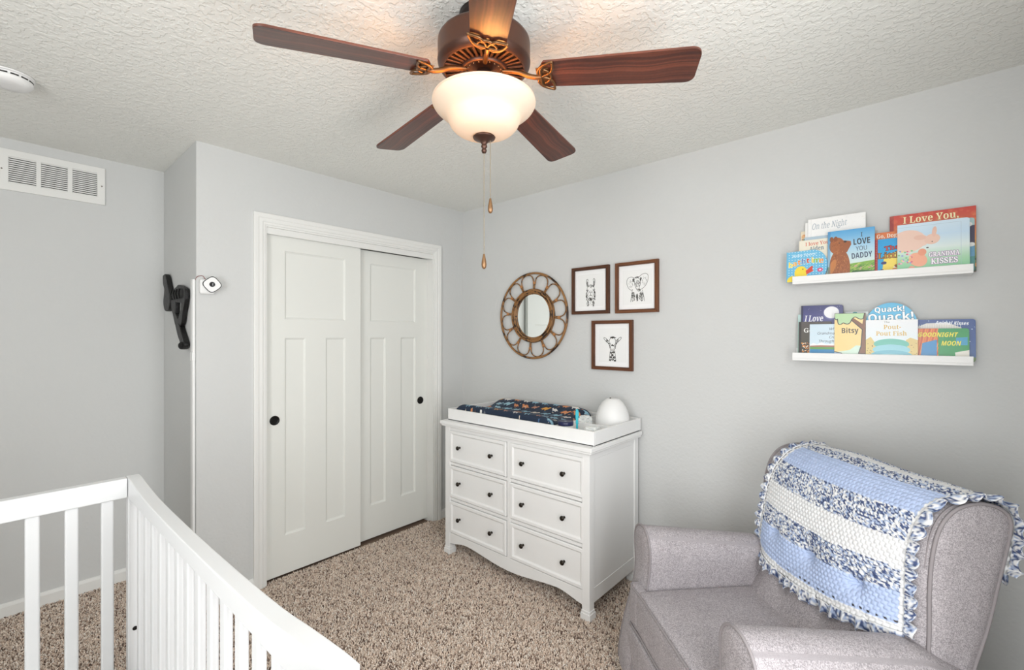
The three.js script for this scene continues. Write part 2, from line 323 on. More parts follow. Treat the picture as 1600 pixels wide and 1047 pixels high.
{ // cable cover on the corner and the baby camera above it
  const c = thing('cable_cover', 'thin white cable cover running down the wall corner below the camera', 'cable cover', [0, 0, 0]);
  mesh('channel', boxUV(box(-0.05, -0.012, 0.10, 1.725, ZC + 0.0005, ZC + 0.013, 0.003)), whitePlastic, c);
  mesh('joint_clip', boxUV(box(-0.052, -0.010, 1.30, 1.345, ZC + 0.0006, ZC + 0.0152, 0.003)), whitePlastic, c);
  mesh('end_clip', boxUV(box(-0.052, -0.010, 0.095, 0.15, ZC + 0.0006, ZC + 0.0152, 0.003)), whitePlastic, c);
  const m = thing('baby_monitor_camera', 'small white square camera with black lens fixed at the wall corner', 'camera', [0.001, 1.69, 1.798], Math.PI / 2);
  mesh('mount', boxUV(plain(new RoundedBoxGeometry(0.068, 0.078, 0.022, 4, 0.0105).translate(-0.004, -0.004, 0.011))), whitePlastic, m);
  const head = new THREE.Group(); head.name = 'head'; head.position.set(0.012, 0.008, 0.035); head.rotation.set(0.1, -0.12, 0); m.add(head);
  const sq = (r, k) => { const s = new THREE.Shape(), n = 64; for (let i = 0; i <= n; i++) { const a = i / n * Math.PI * 2, q = Math.pow(Math.pow(Math.abs(Math.cos(a)), k) + Math.pow(Math.abs(Math.sin(a)), k), -1 / k); const x = r * q * Math.cos(a), y = r * q * Math.sin(a); i ? s.lineTo(x, y) : s.moveTo(x, y); } return s; };
  const ro = (g) => g.applyMatrix4(new THREE.Matrix4().makeRotationZ(0.72));
  mesh('shell', boxUV(plain(ro(new THREE.ExtrudeGeometry(sq(0.0315, 3.6), { depth: 0.022, bevelEnabled: true, bevelSize: 0.004, bevelThickness: 0.004, bevelSegments: 4 }).translate(0, 0, -0.02)))), whitePlastic, head);
  mesh('rim', boxUV(plain(ro(new THREE.ExtrudeGeometry(sq(0.036, 3.6), { depth: 0.003, bevelEnabled: false }).translate(0, 0, 0.0045)))), dark, head);
  mesh('face', boxUV(plain(ro(new THREE.ExtrudeGeometry(sq(0.0328, 3.6), { depth: 0.003, bevelEnabled: false }).translate(0, 0, 0.0062)))), whitePlastic, head);
  const lens = mesh('lens', at(lathe([[0, 0.002], [0.008, 0.0022], [0.0095, 0.0035], [0.0125, 0.003], [0.013, 0]], 32), 0, 0.001, 0.0092, Math.PI / 2), std(0x0a0a0b, 0.12), head);
  lens.userData.label = 'round black lens';
  mesh('cable', tube([[-0.012, 0.036, 0.012], [-0.025, 0.052, 0.012], [-0.046, 0.046, 0.006], [-0.0495, 0.030, -0.012]], 0.0016, 20, 6), std(0x8a4a44, 0.6), m);
}

// ---------------------------------------------------------------- ceiling fan
{
  const FX = 1.767, FZ = 1.511;
  const fan = thing('ceiling_fan', 'bronze ceiling fan with five dark wood blades and lit glass bowl', 'ceiling fan', [FX, H, FZ]);
  const Y = (y) => y - H;   // given as heights above the floor
  mesh('canopy', lathe([[0.0, Y(H - 0.001)], [0.078, Y(H - 0.001)], [0.078, Y(2.42)], [0.072, Y(2.40)], [0.05, Y(2.385)], [0.022, Y(2.378)], [0, Y(2.378)]], 48), bronzeDark, fan);
  mesh('downrod', at(cyl(0.018, 0.018, 0.05, 20), 0, Y(2.365), 0), bronzeDark, fan);
  const motor = mesh('motor_housing', lathe([[0, Y(2.372)], [0.06, Y(2.372)], [0.12, Y(2.366)], [0.138, Y(2.36)], [0.1435, Y(2.353)], [0.1445, Y(2.345)], [0.1445, Y(2.297)], [0.1455, Y(2.292)], [0.1445, Y(2.284)], [0.138, Y(2.272)], [0.128, Y(2.265)], [0.124, Y(2.265)], [0.124, Y(2.272)]], 72), bronze, fan);
  mesh('vent_floor', lathe([[0.124, Y(2.276)], [0, Y(2.276)]], 48), bronzeDark, motor);
  const rib = mg(box(0.064, 0.126, Y(2.2655), Y(2.272), -0.0042, 0.0042, 0.002));
  for (let i = 0; i < 36; i++) { const r = mesh('vent_rib', rib, bronze, motor); r.rotation.y = i / 36 * Math.PI * 2; }
  mesh('flywheel', lathe([[0.075, Y(2.274)], [0.077, Y(2.262)], [0.071, Y(2.258)], [0.066, Y(2.258)], [0.064, Y(2.264)], [0.058, Y(2.266)], [0.02, Y(2.266)]], 56), bronze, fan);
  for (let i = 0; i < 20; i++) { const a = (i + 0.5) / 20 * Math.PI * 2; mesh('screw', new THREE.SphereGeometry(0.0032, 8, 6).translate(0.054 * Math.cos(a), Y(2.265), 0.054 * Math.sin(a)), nickel, fan); }
  mesh('light_fitter', lathe([[0.02, Y(2.266)], [0.03, Y(2.25)], [0.045, Y(2.235)], [0.058, Y(2.222)], [0.064, Y(2.205)], [0.064, Y(2.188)], [0.05, Y(2.184)], [0, Y(2.184)]], 48), bronze, fan);
  // blades
  const bs = new THREE.Shape();
  const r0 = 0.165, r1 = 0.637, w0 = 0.049, w1 = 0.0635;
  bs.moveTo(r0 + 0.028, -w0); bs.lineTo(r1 - 0.035, -w1); bs.quadraticCurveTo(r1 - 0.002, -w1, r1 - 0.003, -w1 + 0.03); bs.lineTo(r1, w1 - 0.030); bs.quadraticCurveTo(r1, w1, r1 - 0.03, w1); bs.lineTo(r0 + 0.028, w0); bs.quadraticCurveTo(r0 - 0.008, 0, r0 + 0.028, -w0);
  const bladeG = boxUV(plain(new THREE.ExtrudeGeometry(bs, { depth: 0.005, bevelEnabled: true, bevelSize: 0.0012, bevelThickness: 0.0012, bevelSegments: 2, curveSegments: 12 }).rotateX(Math.PI / 2).translate(0, 0.0025, 0)));
  const bladeMat = std(0xffffff, 0.36, { map: bladeWood, clearcoat: 0.25, clearcoatRoughness: 0.3 });
  // knotwork iron under the blade root: two pointed loops crossing, a ring arc and a stem to the flywheel
  const leaf = (ang, len, wid, cx, y) => {
    const A = [], n = 9;
    for (const sgn of [1, -1]) for (let i = 0; i < n; i++) { const t = sgn > 0 ? i / n : 1 - i / n, u = t * len, v = sgn * wid * Math.sin(Math.PI * t); A.push([cx + u * Math.cos(ang) - v * Math.sin(ang), y, u * Math.sin(ang) + v * Math.cos(ang)]); }
    return tube(A, 0.0042, 60, 8, true);
  };
  const iy = -0.0095;
  const arc = []; for (let i = 0; i <= 10; i++) { const a = -1.15 + 2.3 * i / 10; arc.push([0.178 + 0.034 * Math.cos(a), iy, 0.030 * Math.sin(a)]); }
  const ironG = mg(leaf(0.98, 0.066, 0.0165, 0.182, iy), leaf(-0.98, 0.066, 0.0165, 0.182, iy), tube(arc, 0.0038, 30, 8),
    tube([[0.182, iy, 0.002], [0.173, iy, 0.018], [0.182, iy, 0.036], [0.197, iy, 0.047]], 0.0042, 24, 8), tube([[0.182, iy, -0.002], [0.173, iy, -0.018], [0.182, iy, -0.036], [0.197, iy, -0.047]], 0.0042, 24, 8),
    box(0.168, 0.206, -0.007, -0.003, -0.03, 0.03, 0.001));
  const stemG = mg(tube([[0.183, iy, 0], [0.165, iy, 0], [0.14, -0.003, 0], [0.115, 0.008, 0], [0.085, 0.014, 0], [0.06, 0.016, 0]], 0.0075, 30, 10));
  for (let k = 0; k < 5; k++) {
    const a = 1.988 + (k - 1) * 72 * Math.PI / 180;
    const arm = new THREE.Group(); arm.name = 'blade_assembly'; arm.position.y = Y(2.246); arm.rotation.set(0, -a, -0.0535, 'YXZ'); fan.add(arm);
    const b = mesh('blade', bladeG, bladeMat, arm), ir = mesh('knotwork_iron', ironG, antique, arm); mesh('stem', stemG, antique, arm);
    b.rotation.x = ir.rotation.x = -0.2;
  }
  // glass bowl
  const bowlOut = [[0.150, 2.200], [0.158, 2.196], [0.1625, 2.190], [0.160, 2.180], [0.152, 2.166], [0.138, 2.151], [0.125, 2.140], [0.1165, 2.130], [0.112, 2.117], [0.106, 2.101], [0.096, 2.087], [0.081, 2.075], [0.060, 2.067], [0.034, 2.0615], [0.012, 2.060]];
  const BY = (y) => 2.06 + (y - 2.06) * 0.8;
  const crv = (pts, n) => new THREE.SplineCurve(pts.map(([r, y]) => V2(r, y))).getPoints(n).map((q) => [q.x, Y(BY(q.y))]);
  const bowlMat = new THREE.MeshPhysicalMaterial({ color: 0xe4d8c6, roughness: 0.95, transmission: 0.05, thickness: 0, specularIntensity: 0.6 });
  mesh('glass_bowl', lathe(crv(bowlOut, 60), 72), bowlMat, fan);
  mesh('bowl_rim', new THREE.TorusGeometry(0.157, 0.0045, 10, 72).rotateX(Math.PI / 2).translate(0, Y(2.1705), 0), std(0xfff1dd, 0.3, { transmission: 0.3, thickness: 0 }), fan);
  // two bulbs: directions in the bowl, one nearer the crib side
  const bulbGlow = new THREE.MeshStandardMaterial({ color: 0xfff1d0, emissive: 0xffd09a, emissiveIntensity: 2.2 });
  for (const [bx, bz] of [[0.045, 0.066], [-0.045, -0.05]]) {
    const L = Math.hypot(bx, bz), ux = bx / L, uz = bz / L;
    const g = lathe([[0, 0.062], [0.010, 0.060], [0.022, 0.050], [0.027, 0.038], [0.025, 0.024], [0.016, 0.008], [0.0135, -0.004], [0, -0.004]], 24);
    g.applyMatrix4(new THREE.Matrix4().makeRotationFromQuaternion(new THREE.Quaternion().setFromUnitVectors(V3(0, 1, 0), V3(ux * 0.8, -0.6, uz * 0.8)))).translate(ux * 0.034, Y(2.166), uz * 0.034);
    mesh('light_bulb', g, bulbGlow, fan);
    const so = at(cyl(0.014, 0.014, 0.03, 16), 0, 0, 0).applyMatrix4(new THREE.Matrix4().makeRotationFromQuaternion(new THREE.Quaternion().setFromUnitVectors(V3(0, 1, 0), V3(ux * 0.8, -0.6, uz * 0.8)))).translate(ux * 0.020, Y(2.177), uz * 0.020);
    mesh('socket', so, whitePlastic, fan);
    const pl = new THREE.PointLight(0xffb060, 0.36, 0, 2); pl.position.set(ux * 0.065, Y(2.143), uz * 0.065); pl.castShadow = true; pl.shadow.radius = 1; pl.name = 'bulb_light'; fan.add(pl);
  }
  mesh('centre_rod', at(cyl(0.004, 0.004, 0.15, 10), 0, Y(2.13), 0), bronzeDark, fan);
  mesh('finial', lathe([[0, Y(2.064)], [0.030, Y(2.062)], [0.0355, Y(2.057)], [0.034, Y(2.053)], [0.024, Y(2.049)], [0.014, Y(2.044)], [0.0095, Y(2.038)], [0.0075, Y(2.034)], [0.0095, Y(2.030)], [0.0095, Y(2.026)], [0.006, Y(2.023)], [0.0075, Y(2.019)], [0.0085, Y(2.014)], [0.006, Y(2.008)], [0, Y(2.006)]], 36), bronze, fan);
  const chainMat = std(0xb6a890, 0.3, { metalness: 0.9 });
  const bead = new THREE.SphereGeometry(0.0016, 6, 5);
  const pull = lathe([[0, 0.028], [0.0028, 0.027], [0.0045, 0.018], [0.0072, 0.004], [0.0082, -0.006], [0.0072, -0.014], [0.004, -0.019], [0, -0.0205]], 20);
  const pullMat = std(0x8d6b4b, 0.3, { metalness: 0.6 });
  const cr = [0.748, -0.664], fw = [-0.664, -0.748];   // picture right / away directions over the floor
  for (const [sx, y0, y1] of [[-0.0005, 2.006, 1.6625], [0.0195, 2.05, 1.838]]) {
    const ch = mesh('pull_chain', (() => { const gs = []; for (let y = y0; y > y1 + 0.028; y -= 0.0042) gs.push(bead.clone().translate(0, Y(y), 0)); gs.push(at(cyl(0.0005, 0.0005, y0 - y1 - 0.02, 5), 0, Y((y0 + y1 + 0.02) / 2), 0)); return mg(gs); })(), chainMat, fan);
    ch.position.set(cr[0] * sx, 0, cr[1] * sx); ch.userData.kind = 'thing';
    const pu = mesh('chain_pull', pull.clone().translate(0, Y(y1), 0), pullMat, ch); pu.userData.label = 'wooden teardrop chain pull';
  }
}

// ---------------------------------------------------------------- mirror and framed prints on the right wall
{
  const m = thing('rattan_mirror', 'round rattan mirror with twelve petal loops on the grey wall', 'mirror', [0.752, 1.571, 0.002]);
  const rat = std(0xffffff, 0.45, { map: rattanTex, bumpMap: wallBump, bumpScale: 0.001 });
  const R = 0.300, ri = 0.152;
  const uvTube = (g) => { const u = g.attributes.uv; for (let i = 0; i < u.count; i++) u.setXY(i, u.getX(i) * 1.4, u.getY(i) * 0.05); return g; };
  const tor = (r, t, z) => uvTube(new THREE.TorusGeometry(r, t, 12, 96).translate(0, 0, z)), fix = (g) => { const u = g.attributes.uv; return g; };
  mesh('outer_hoop', tor(R, 0.0075, 0.016), rat, m);
  const inner = mesh('inner_ring', boxUV(plain(lathe([[0.150, 0.004], [0.158, 0.018], [0.172, 0.026], [0.186, 0.023], [0.192, 0.012], [0.190, 0.002]].map(([r, z]) => [r, z]), 96).rotateX(Math.PI / 2))), rat, m);
  mesh('ring_cane', tor(0.163, 0.0045, 0.0245), rat, inner); mesh('ring_cane', tor(0.182, 0.0055, 0.0265), rat, inner);
  mesh('backing', at(cyl(0.186, 0.186, 0.003, 64), 0, 0, 0.002, Math.PI / 2), std(0x5b3d22, 0.7), m);
  mesh('mirror_glass', at(cyl(ri, ri, 0.003, 64), 0, 0, 0.006, Math.PI / 2), std(0xf2f6f6, 0.015, { metalness: 1 }), m);
  const N = 12, off = -94.6 * Math.PI / 180;
  for (let i = 0; i < N; i++) {
    const a0 = off + i / N * 2 * Math.PI, d = Math.PI / N, mid = a0 + d;
    const P = (r, a) => [r * Math.cos(a), r * Math.sin(a), 0.016];
    mesh('petal', uvTube(tube([P(0.186, a0 + 0.025), P(0.215, a0 + 0.024), P(0.243, a0 + 0.035), P(0.270, a0 + 0.075), P(0.287, mid - d * 0.38), P(0.2915, mid), P(0.287, mid + d * 0.38), P(0.270, a0 + 2 * d - 0.075), P(0.243, a0 + 2 * d - 0.035), P(0.215, a0 + 2 * d - 0.024), P(0.186, a0 + 2 * d - 0.025)], 0.0042, 56, 7)), rat, m);
    const b = mesh('binding', new RoundedBoxGeometry(0.020, 0.021, 0.014, 2, 0.005), std(0xb07a48, 0.5), m); b.position.set(0.232 * Math.cos(a0), 0.232 * Math.sin(a0), 0.016); b.rotation.z = a0;
  }
}
// ink drawing helpers
const inkLine = (c, pts, w = 2, closed = false) => { c.lineWidth = w * 1.7; c.beginPath(); pts.forEach(([x, y], i) => { if (!i) c.moveTo(x, y); else { const [px, py] = pts[i - 1]; c.quadraticCurveTo(px + (rnd() - 0.5) * 2, py + (rnd() - 0.5) * 2, (px + x) / 2, (py + y) / 2); if (i === pts.length - 1) c.lineTo(x, y); } }); if (closed) c.closePath(); c.stroke(); };
const hatch = (c, cx, cy, rx, ry, n, len, ang, w = 1.3) => { for (let i = 0; i < n; i++) { const a = rnd() * 6.28, r = Math.sqrt(rnd()), x = cx + rx * r * Math.cos(a), y = cy + ry * r * Math.sin(a), t = ang + (rnd() - 0.5) * 0.7, l = len * (0.5 + rnd()); c.lineWidth = w * (1.0 + 1.3 * rnd()); c.beginPath(); c.moveTo(x, y); c.lineTo(x + l * Math.cos(t), y + l * Math.sin(t)); c.stroke(); } };
const ell = (cx, cy, rx, ry, a0 = 0, a1 = 6.283, rot = 0, n = 26) => Array.from({ length: n + 1 }, (_, i) => { const a = a0 + (a1 - a0) * i / n, x = rx * Math.cos(a), y = ry * Math.sin(a); return [cx + x * Math.cos(rot) - y * Math.sin(rot), cy + x * Math.sin(rot) + y * Math.cos(rot)]; });
const sheet = (draw) => canvasTex(440, 500, (c, w, h) => {
  c.fillStyle = '#fbfbfb'; c.fillRect(0, 0, w, h); c.fillStyle = '#f5f5f4'; c.fillRect(52, 62, w - 104, h - 124);
  c.strokeStyle = '#e6e6e5'; c.lineWidth = 2; c.strokeRect(52, 62, w - 104, h - 124); c.strokeStyle = '#26241f'; c.lineCap = 'round'; draw(c);
});
const prints = [
  (c) => { // llama
    inkLine(c, ell(178, 160, 15, 48, 1.2, 5.6, -0.12), 3); inkLine(c, ell(262, 160, 15, 48, -2.4, 2.0, 0.12), 3); hatch(c, 176, 160, 7, 30, 26, 16, 1.5); hatch(c, 264, 160, 7, 30, 26, 16, 1.6);
    inkLine(c, ell(220, 275, 58, 92, 3.4, 6.0), 2); hatch(c, 220, 195, 44, 14, 40, 10, 1.2);
    hatch(c, 168, 310, 9, 55, 60, 12, 1.9, 1.8); hatch(c, 272, 310, 9, 55, 60, 12, 1.2, 1.8); c.fillStyle = '#191713';
    for (const x of [176, 264]) { c.beginPath(); c.ellipse(x, 256, 9, 7, 0, 0, 7); c.fill(); inkLine(c, ell(x, 250, 14, 9, 3.3, 6.1), 2.5); }
    inkLine(c, ell(220, 300, 36, 42), 1.4); c.beginPath(); c.ellipse(210, 276, 7, 4, 0.5, 0, 7); c.ellipse(230, 276, 7, 4, -0.5, 0, 7); c.fill(); inkLine(c, [[220, 280], [220, 305], [205, 316]], 3); inkLine(c, [[220, 305], [236, 316]], 3);
    hatch(c, 220, 350, 44, 16, 60, 12, 1.5, 1.8); hatch(c, 182, 400, 14, 36, 46, 12, 1.6, 1.6); hatch(c, 258, 400, 14, 36, 46, 12, 1.5, 1.6); hatch(c, 220, 395, 28, 30, 14, 10, 1.5, 1);
  },
  (c) => { // elephant calf
    inkLine(c, [[196, 150], [160, 132], [118, 140], [98, 172], [102, 220], [124, 262], [150, 282], [172, 276]], 2.2); inkLine(c, [[246, 140], [280, 112], [322, 104], [352, 122], [354, 170], [334, 226], [300, 262], [272, 276]], 2.2);
    hatch(c, 150, 205, 32, 45, 26, 12, 1.0, 0.9); hatch(c, 310, 180, 32, 48, 26, 12, 2.1, 0.9); hatch(c, 180, 165, 12, 20, 34, 10, 1.3, 1.8); hatch(c, 268, 160, 12, 20, 30, 10, 1.8, 1.6);
    inkLine(c, [[196, 150], [220, 138], [246, 140]], 3); hatch(c, 222, 140, 24, 8, 24, 9, 1.4, 1.8);
    inkLine(c, [[192, 180], [196, 230], [214, 268], [232, 296], [256, 298], [268, 280]], 2.6); inkLine(c, [[262, 170], [262, 220], [252, 250], [244, 268]], 2.2); hatch(c, 228, 215, 26, 40, 50, 12, 0.2, 1.2); hatch(c, 240, 278, 18, 10, 24, 8, 0.3, 1.8);
    c.fillStyle = '#191713'; for (const [x, y] of [[204, 212], [256, 206]]) { c.beginPath(); c.ellipse(x, y, 6, 4, 0.3, 0, 7); c.fill(); }
    inkLine(c, [[168, 280], [156, 330], [148, 410]], 2); inkLine(c, [[284, 284], [300, 340], [310, 408]], 2); hatch(c, 178, 350, 24, 52, 100, 12, 1.5, 1.3); hatch(c, 272, 350, 26, 52, 100, 12, 1.6, 1.3); hatch(c, 224, 360, 12, 40, 60, 12, 1.6, 2);
  },
  (c) => { // giraffe calf
    inkLine(c, ell(150, 196, 13, 46, 0, 6.28, -0.8), 2.6); inkLine(c, ell(296, 190, 13, 46, 0, 6.28, 0.85), 2.6); hatch(c, 152, 198, 12, 18, 22, 12, 0.8, 1.3); hatch(c, 294, 192, 12, 18, 22, 12, 2.3, 1.3);
    inkLine(c, [[178, 222], [190, 180], [204, 166], [222, 160], [242, 166], [256, 180], [270, 220]], 2.6); hatch(c, 222, 162, 32, 9, 70, 9, 0.1, 2.2);
    inkLine(c, [[178, 222], [184, 262], [198, 300], [224, 316], [250, 300], [264, 262], [270, 220]], 2.4); hatch(c, 192, 250, 10, 36, 30, 9, 1.4, 1); hatch(c, 256, 250, 10, 36, 30, 9, 1.7, 1);
    c.fillStyle = '#191713'; for (const x of [180, 270]) { c.beginPath(); c.ellipse(x, 232, 10, 7, 0, 0, 7); c.fill(); }
    inkLine(c, [[206, 256], [222, 240], [240, 256]], 4); hatch(c, 223, 252, 16, 8, 26, 6, 0.3, 2); inkLine(c, [[206, 292], [224, 300], [244, 290]], 2.5);
    inkLine(c, [[196, 306], [190, 360], [182, 430]], 2.4); inkLine(c, [[252, 306], [256, 360], [266, 430]], 2.4);
    for (const [x, y, r] of [[208, 336, 11], [236, 330, 12], [222, 362, 12], [204, 386, 12], [244, 388, 13], [224, 412, 12], [196, 420, 9], [252, 424, 9]]) { inkLine(c, ell(x, y, r, r * 0.8), 3.5); hatch(c, x, y, r * 0.8, r * 0.6, 14, 6, 0.8, 2); }
  },
];
{
  const specs = [
    [1.2245, 1.7205, 0.2745, 0.303, 'brown wooden frame with an ink llama print nearest the mirror'],
    [1.5425, 1.7195, 0.2735, 0.305, 'brown wooden frame with an ink elephant calf print'],
    [1.379, 1.3715, 0.281, 0.307, 'brown wooden frame with an ink giraffe calf print, hung lowest'],
  ];
  const woods = [std(0xb5a08c, 0.5, { map: frameWood }), std(0xf0dcc8, 0.5, { map: frameWood }), std(0xd8bea6, 0.5, { map: frameWood })];
  specs.forEach(([x, y, w, h, label], i) => {
    const f = thing('framed_print', label, 'picture', [x, y, 0.001], 0, 'framed animal prints');
    const hw = w / 2, hh = h / 2, t = 0.021, d = 0.022;
    const rail = (L) => { // mitred: length L along x, outer edge at y=0
      const s = new THREE.Shape([V2(-L / 2, 0), V2(L / 2, 0), V2(L / 2 - t, t), V2(-L / 2 + t, t)]);
      return boxUV(plain(new THREE.ExtrudeGeometry(s, { depth: d - 0.003, bevelEnabled: true, bevelSize: 0.0014, bevelThickness: 0.0015, bevelSegments: 2, bevelOffset: -0.0014 }).translate(0, 0, 0.0015)));
    };
    const a = rail(w), b = rail(h);
    for (const [g, px, py, r] of [[a, 0, -hh, 0], [b, hw, 0, Math.PI / 2], [a, 0, hh, Math.PI], [b, -hw, 0, -Math.PI / 2]]) { const q = mesh('frame_rail', g, woods[i], f); q.position.set(px, py, 0); q.rotation.z = r; }
    mesh('backing_board', boxUV(box(-hw + 0.012, hw - 0.012, -hh + 0.012, hh - 0.012, 0.002, 0.006)), std(0x6b4a30, 0.7), f);
    mesh('print', new THREE.PlaneGeometry(w - 0.036, h - 0.036).translate(0, 0, 0.0075), std(0xffffff, 0.55, { map: sheet(prints[i]) }), f);
  });
}

// ---------------------------------------------------------------- picture ledges and books
function ledge(y, label) {
  const L = 0.588, s = thing('picture_ledge', label, 'shelf', [2.652, y, 0.001], 0, 'white book ledges on the wall');
  mesh('base', boxUV(box(-L / 2, L / 2, 0, 0.010, 0, 0.0995, 0.0012)), whiteLacquer, s);
  mesh('back_rail', boxUV(box(-L / 2, L / 2, 0.010, 0.055, 0, 0.009, 0.0012)), whiteLacquer, s);
  mesh('front_lip', boxUV(box(-L / 2, L / 2, 0.010, 0.0355, 0.0905, 0.0995, 0.0012)), whiteLacquer, s);
}
ledge(1.6675, 'upper white book ledge mounted on the grey wall');
ledge(1.3185, 'lower white book ledge mounted on the grey wall');
const pageMat = std(0xf4f1e8, 0.8);
// a book standing on a ledge: cover art on the front, coloured boards, pages between; z0 = bottom front, lean back to z1 at the top
const artist = (fn) => (c, w, h) => { fn(c, w, h); };
function book(name, label, x0, x1, yb, y1, zf, lean, thick, edgeHex, spineSide, shape, art, group) {
  const w = x1 - x0, h = y1 - yb;
  const b = thing(name, label, 'book', [(x0 + x1) / 2, yb, zf], 0, group);
  b.rotation.x = -Math.asin(clamp(lean / h, 0, 0.5));
  const pw = Math.round(w * 2200), ph = Math.round(h * 2200);
  const tex = canvasTex(pw, ph, art), cov = std(0xffffff, 0.35, { map: tex, clearcoat: 0.25, clearcoatRoughness: 0.2 });
  const s = new THREE.Shape(), hw = w / 2;
  if (shape === 'arch') { const k = h * 0.63; s.moveTo(-hw, 0); s.lineTo(hw, 0); s.lineTo(hw, k); s.bezierCurveTo(hw * 0.8, h * 1.06, -hw * 0.8, h * 1.06, -hw, k); s.lineTo(-hw, 0); }
  else if (shape === 'bulge') { s.moveTo(-hw, 0); s.lineTo(hw * 0.45, 0); s.bezierCurveTo(hw * 0.9, 0.02 * h, hw, h * 0.3, hw, h * 0.5); s.bezierCurveTo(hw, h * 0.72, hw * 0.8, h * 0.96, hw * 0.35, h); s.lineTo(-hw, h * 0.985); s.lineTo(-hw, 0); }
  else { const r = shape === 'round' ? 0.011 : 0.001; s.moveTo(-hw, 0); s.lineTo(hw - r, 0); s.quadraticCurveTo(hw, 0, hw, r); s.lineTo(hw, h - r); s.quadraticCurveTo(hw, h, hw - r, h); s.lineTo(-hw, h); s.lineTo(-hw, 0); }
  const uvOf = (g) => { const p = g.attributes.position, u = new Float32Array(p.count * 2); for (let i = 0; i < p.count; i++) { u[2 * i] = p.getX(i) / w + 0.5; u[2 * i + 1] = p.getY(i) / h; } g.setAttribute('uv', new THREE.BufferAttribute(u, 2)); return g; };
  const board = 0.0016;
  const edge = std(edgeHex, 0.45);
  mesh('front_board', boxUV(plain(new THREE.ExtrudeGeometry(s, { depth: board - 0.0002, bevelEnabled: false, curveSegments: 16 }).translate(0, 0, -board))), edge, b);
  mesh('cover', uvOf(new THREE.ShapeGeometry(s, 16).translate(0, 0, 0.0001)), cov, b);
  const inner = new THREE.Shape(s.getPoints(16).map((p) => V2(p.x * 0.985, p.y * 0.985 + h * 0.006)));
  mesh('pages', boxUV(plain(new THREE.ExtrudeGeometry(inner, { depth: thick - 2 * board, bevelEnabled: false }).translate(0, 0, -thick + board))), pageMat, b);
  mesh('back_board', boxUV(plain(new THREE.ExtrudeGeometry(s, { depth: board, bevelEnabled: false, curveSegments: 16 }).translate(0, 0, -thick))), edge, b);
  if (spineSide) mesh('spine', boxUV(box(-hw - 0.0012, -hw + 0.0005, 0, shape === 'arch' ? h * 0.63 : h, -thick, 0)), edge, b);
  return b;
}
const bg = (c, w, h, ...stops) => { const g = c.createLinearGradient(0, 0, 0, h); stops.forEach((s, i) => g.addColorStop(i / (stops.length - 1 || 1), s)); c.fillStyle = stops.length > 1 ? g : stops[0]; c.fillRect(0, 0, w, h); };
const txt = (c, s, x, y, size, fill, font = 'bold %px sans-serif', o = {}) => { c.save(); c.translate(x, y); if (o.rot) c.rotate(o.rot); if (o.sx) c.scale(o.sx, 1); c.font = font.replace('%', Math.round(size)); c.textAlign = o.align || 'center'; c.textBaseline = 'middle'; if (o.fit) c.scale(o.fit / c.measureText(s).width, 1); if (o.stroke) { c.lineWidth = o.lw || size * 0.14; c.strokeStyle = o.stroke; c.lineJoin = 'round'; c.strokeText(s, 0, 0); } c.fillStyle = fill; c.fillText(s, 0, 0); c.restore(); };
const blob = (c, fill, ...e) => { c.fillStyle = fill; c.beginPath(); c.ellipse(...e, 0, 7); c.fill(); };
const poly = (c, fill, pts) => { c.fillStyle = fill; c.beginPath(); pts.forEach(([x, y], i) => (i ? c.lineTo(x, y) : c.moveTo(x, y))); c.closePath(); c.fill(); };
const fur = (c, cx, cy, rx, ry, cols, n, len) => { for (let i = 0; i < n; i++) { const a = rnd() * 6.28, r = Math.sqrt(rnd()), x = cx + rx * r * Math.cos(a), y = cy + ry * r * Math.sin(a); c.strokeStyle = cols[Math.floor(rnd() * cols.length)]; c.lineWidth = 2 + rnd() * 2; c.beginPath(); c.moveTo(x, y); c.lineTo(x + (rnd() - 0.5) * len, y + len * rnd()); c.stroke(); } };
const dots = (c, w, h, fill, n, r0, r1) => { for (let i = 0; i < n; i++) blob(c, fill, rnd() * w, rnd() * h, ...(() => { const r = r0 + rnd() * (r1 - r0); return [r, r]; })(), 0); };
const SERIF = 'bold %px serif', SANS = 'bold %px sans-serif', LIGHT = '%px sans-serif';
const UP = 1.6795, LO = 1.3305, GU = 'picture books on the upper ledge', GL = 'picture books on the lower ledge';

// upper ledge, back to front
book('picture_book', 'largest orange and red picture book, rearmost on the upper ledge', 2.702, 2.958, UP, 1.936, 0.032, 0.012, 0.011, 0x7e3a30, true, '', (c, w, h) => {
  bg(c, w, h, '#c8392f', '#dd6a3e', '#e69a4a', '#7d8a3a', '#2c3a22'); c.fillStyle = '#9c2b28'; c.fillRect(0, 0, 26, h); dots(c, w, h * 0.3, 'rgba(255,200,120,.12)', 60, 6, 24);
  for (let i = 0; i < 60; i++) blob(c, ['#8f9a3c', '#c98a34', '#34431f'][i % 3], rnd() * w, h * (0.62 + 0.38 * rnd()), 14, 20, rnd() * 3);
  txt(c, 'I Love You,', w * 0.49, h * 0.095, h * 0.15, '#fff3c4', SERIF, { fit: w * 0.66, stroke: '#b8541f', lw: 5 });
}, GU);
book('picture_book', 'pale blue rounded book peeking out behind the kangaroo cover', 2.79, 2.953, UP, 1.888, 0.046, 0.01, 0.010, 0x8fb6bc, false, 'round', (c, w, h) => { bg(c, w, h, '#a9c6c8', '#9fc0c6'); poly(c, '#332e4e', [[0, h * 0.3], [w, h * 0.14], [w, h * 0.55], [0, h * 0.6]]); poly(c, '#5b9cc0', [[0, h * 0.6], [w, h * 0.5], [w, h * 0.78], [0, h * 0.8]]); poly(c, '#3e8f8c', [[0, h * 0.78], [w, h * 0.72], [w, h], [0, h]]); blob(c, '#f2f2ee', w * 0.9, h * 0.12, 22, 20, 0); blob(c, '#f2f2ee', w * 0.94, h * 0.5, 24, 18, 0); }, GU);
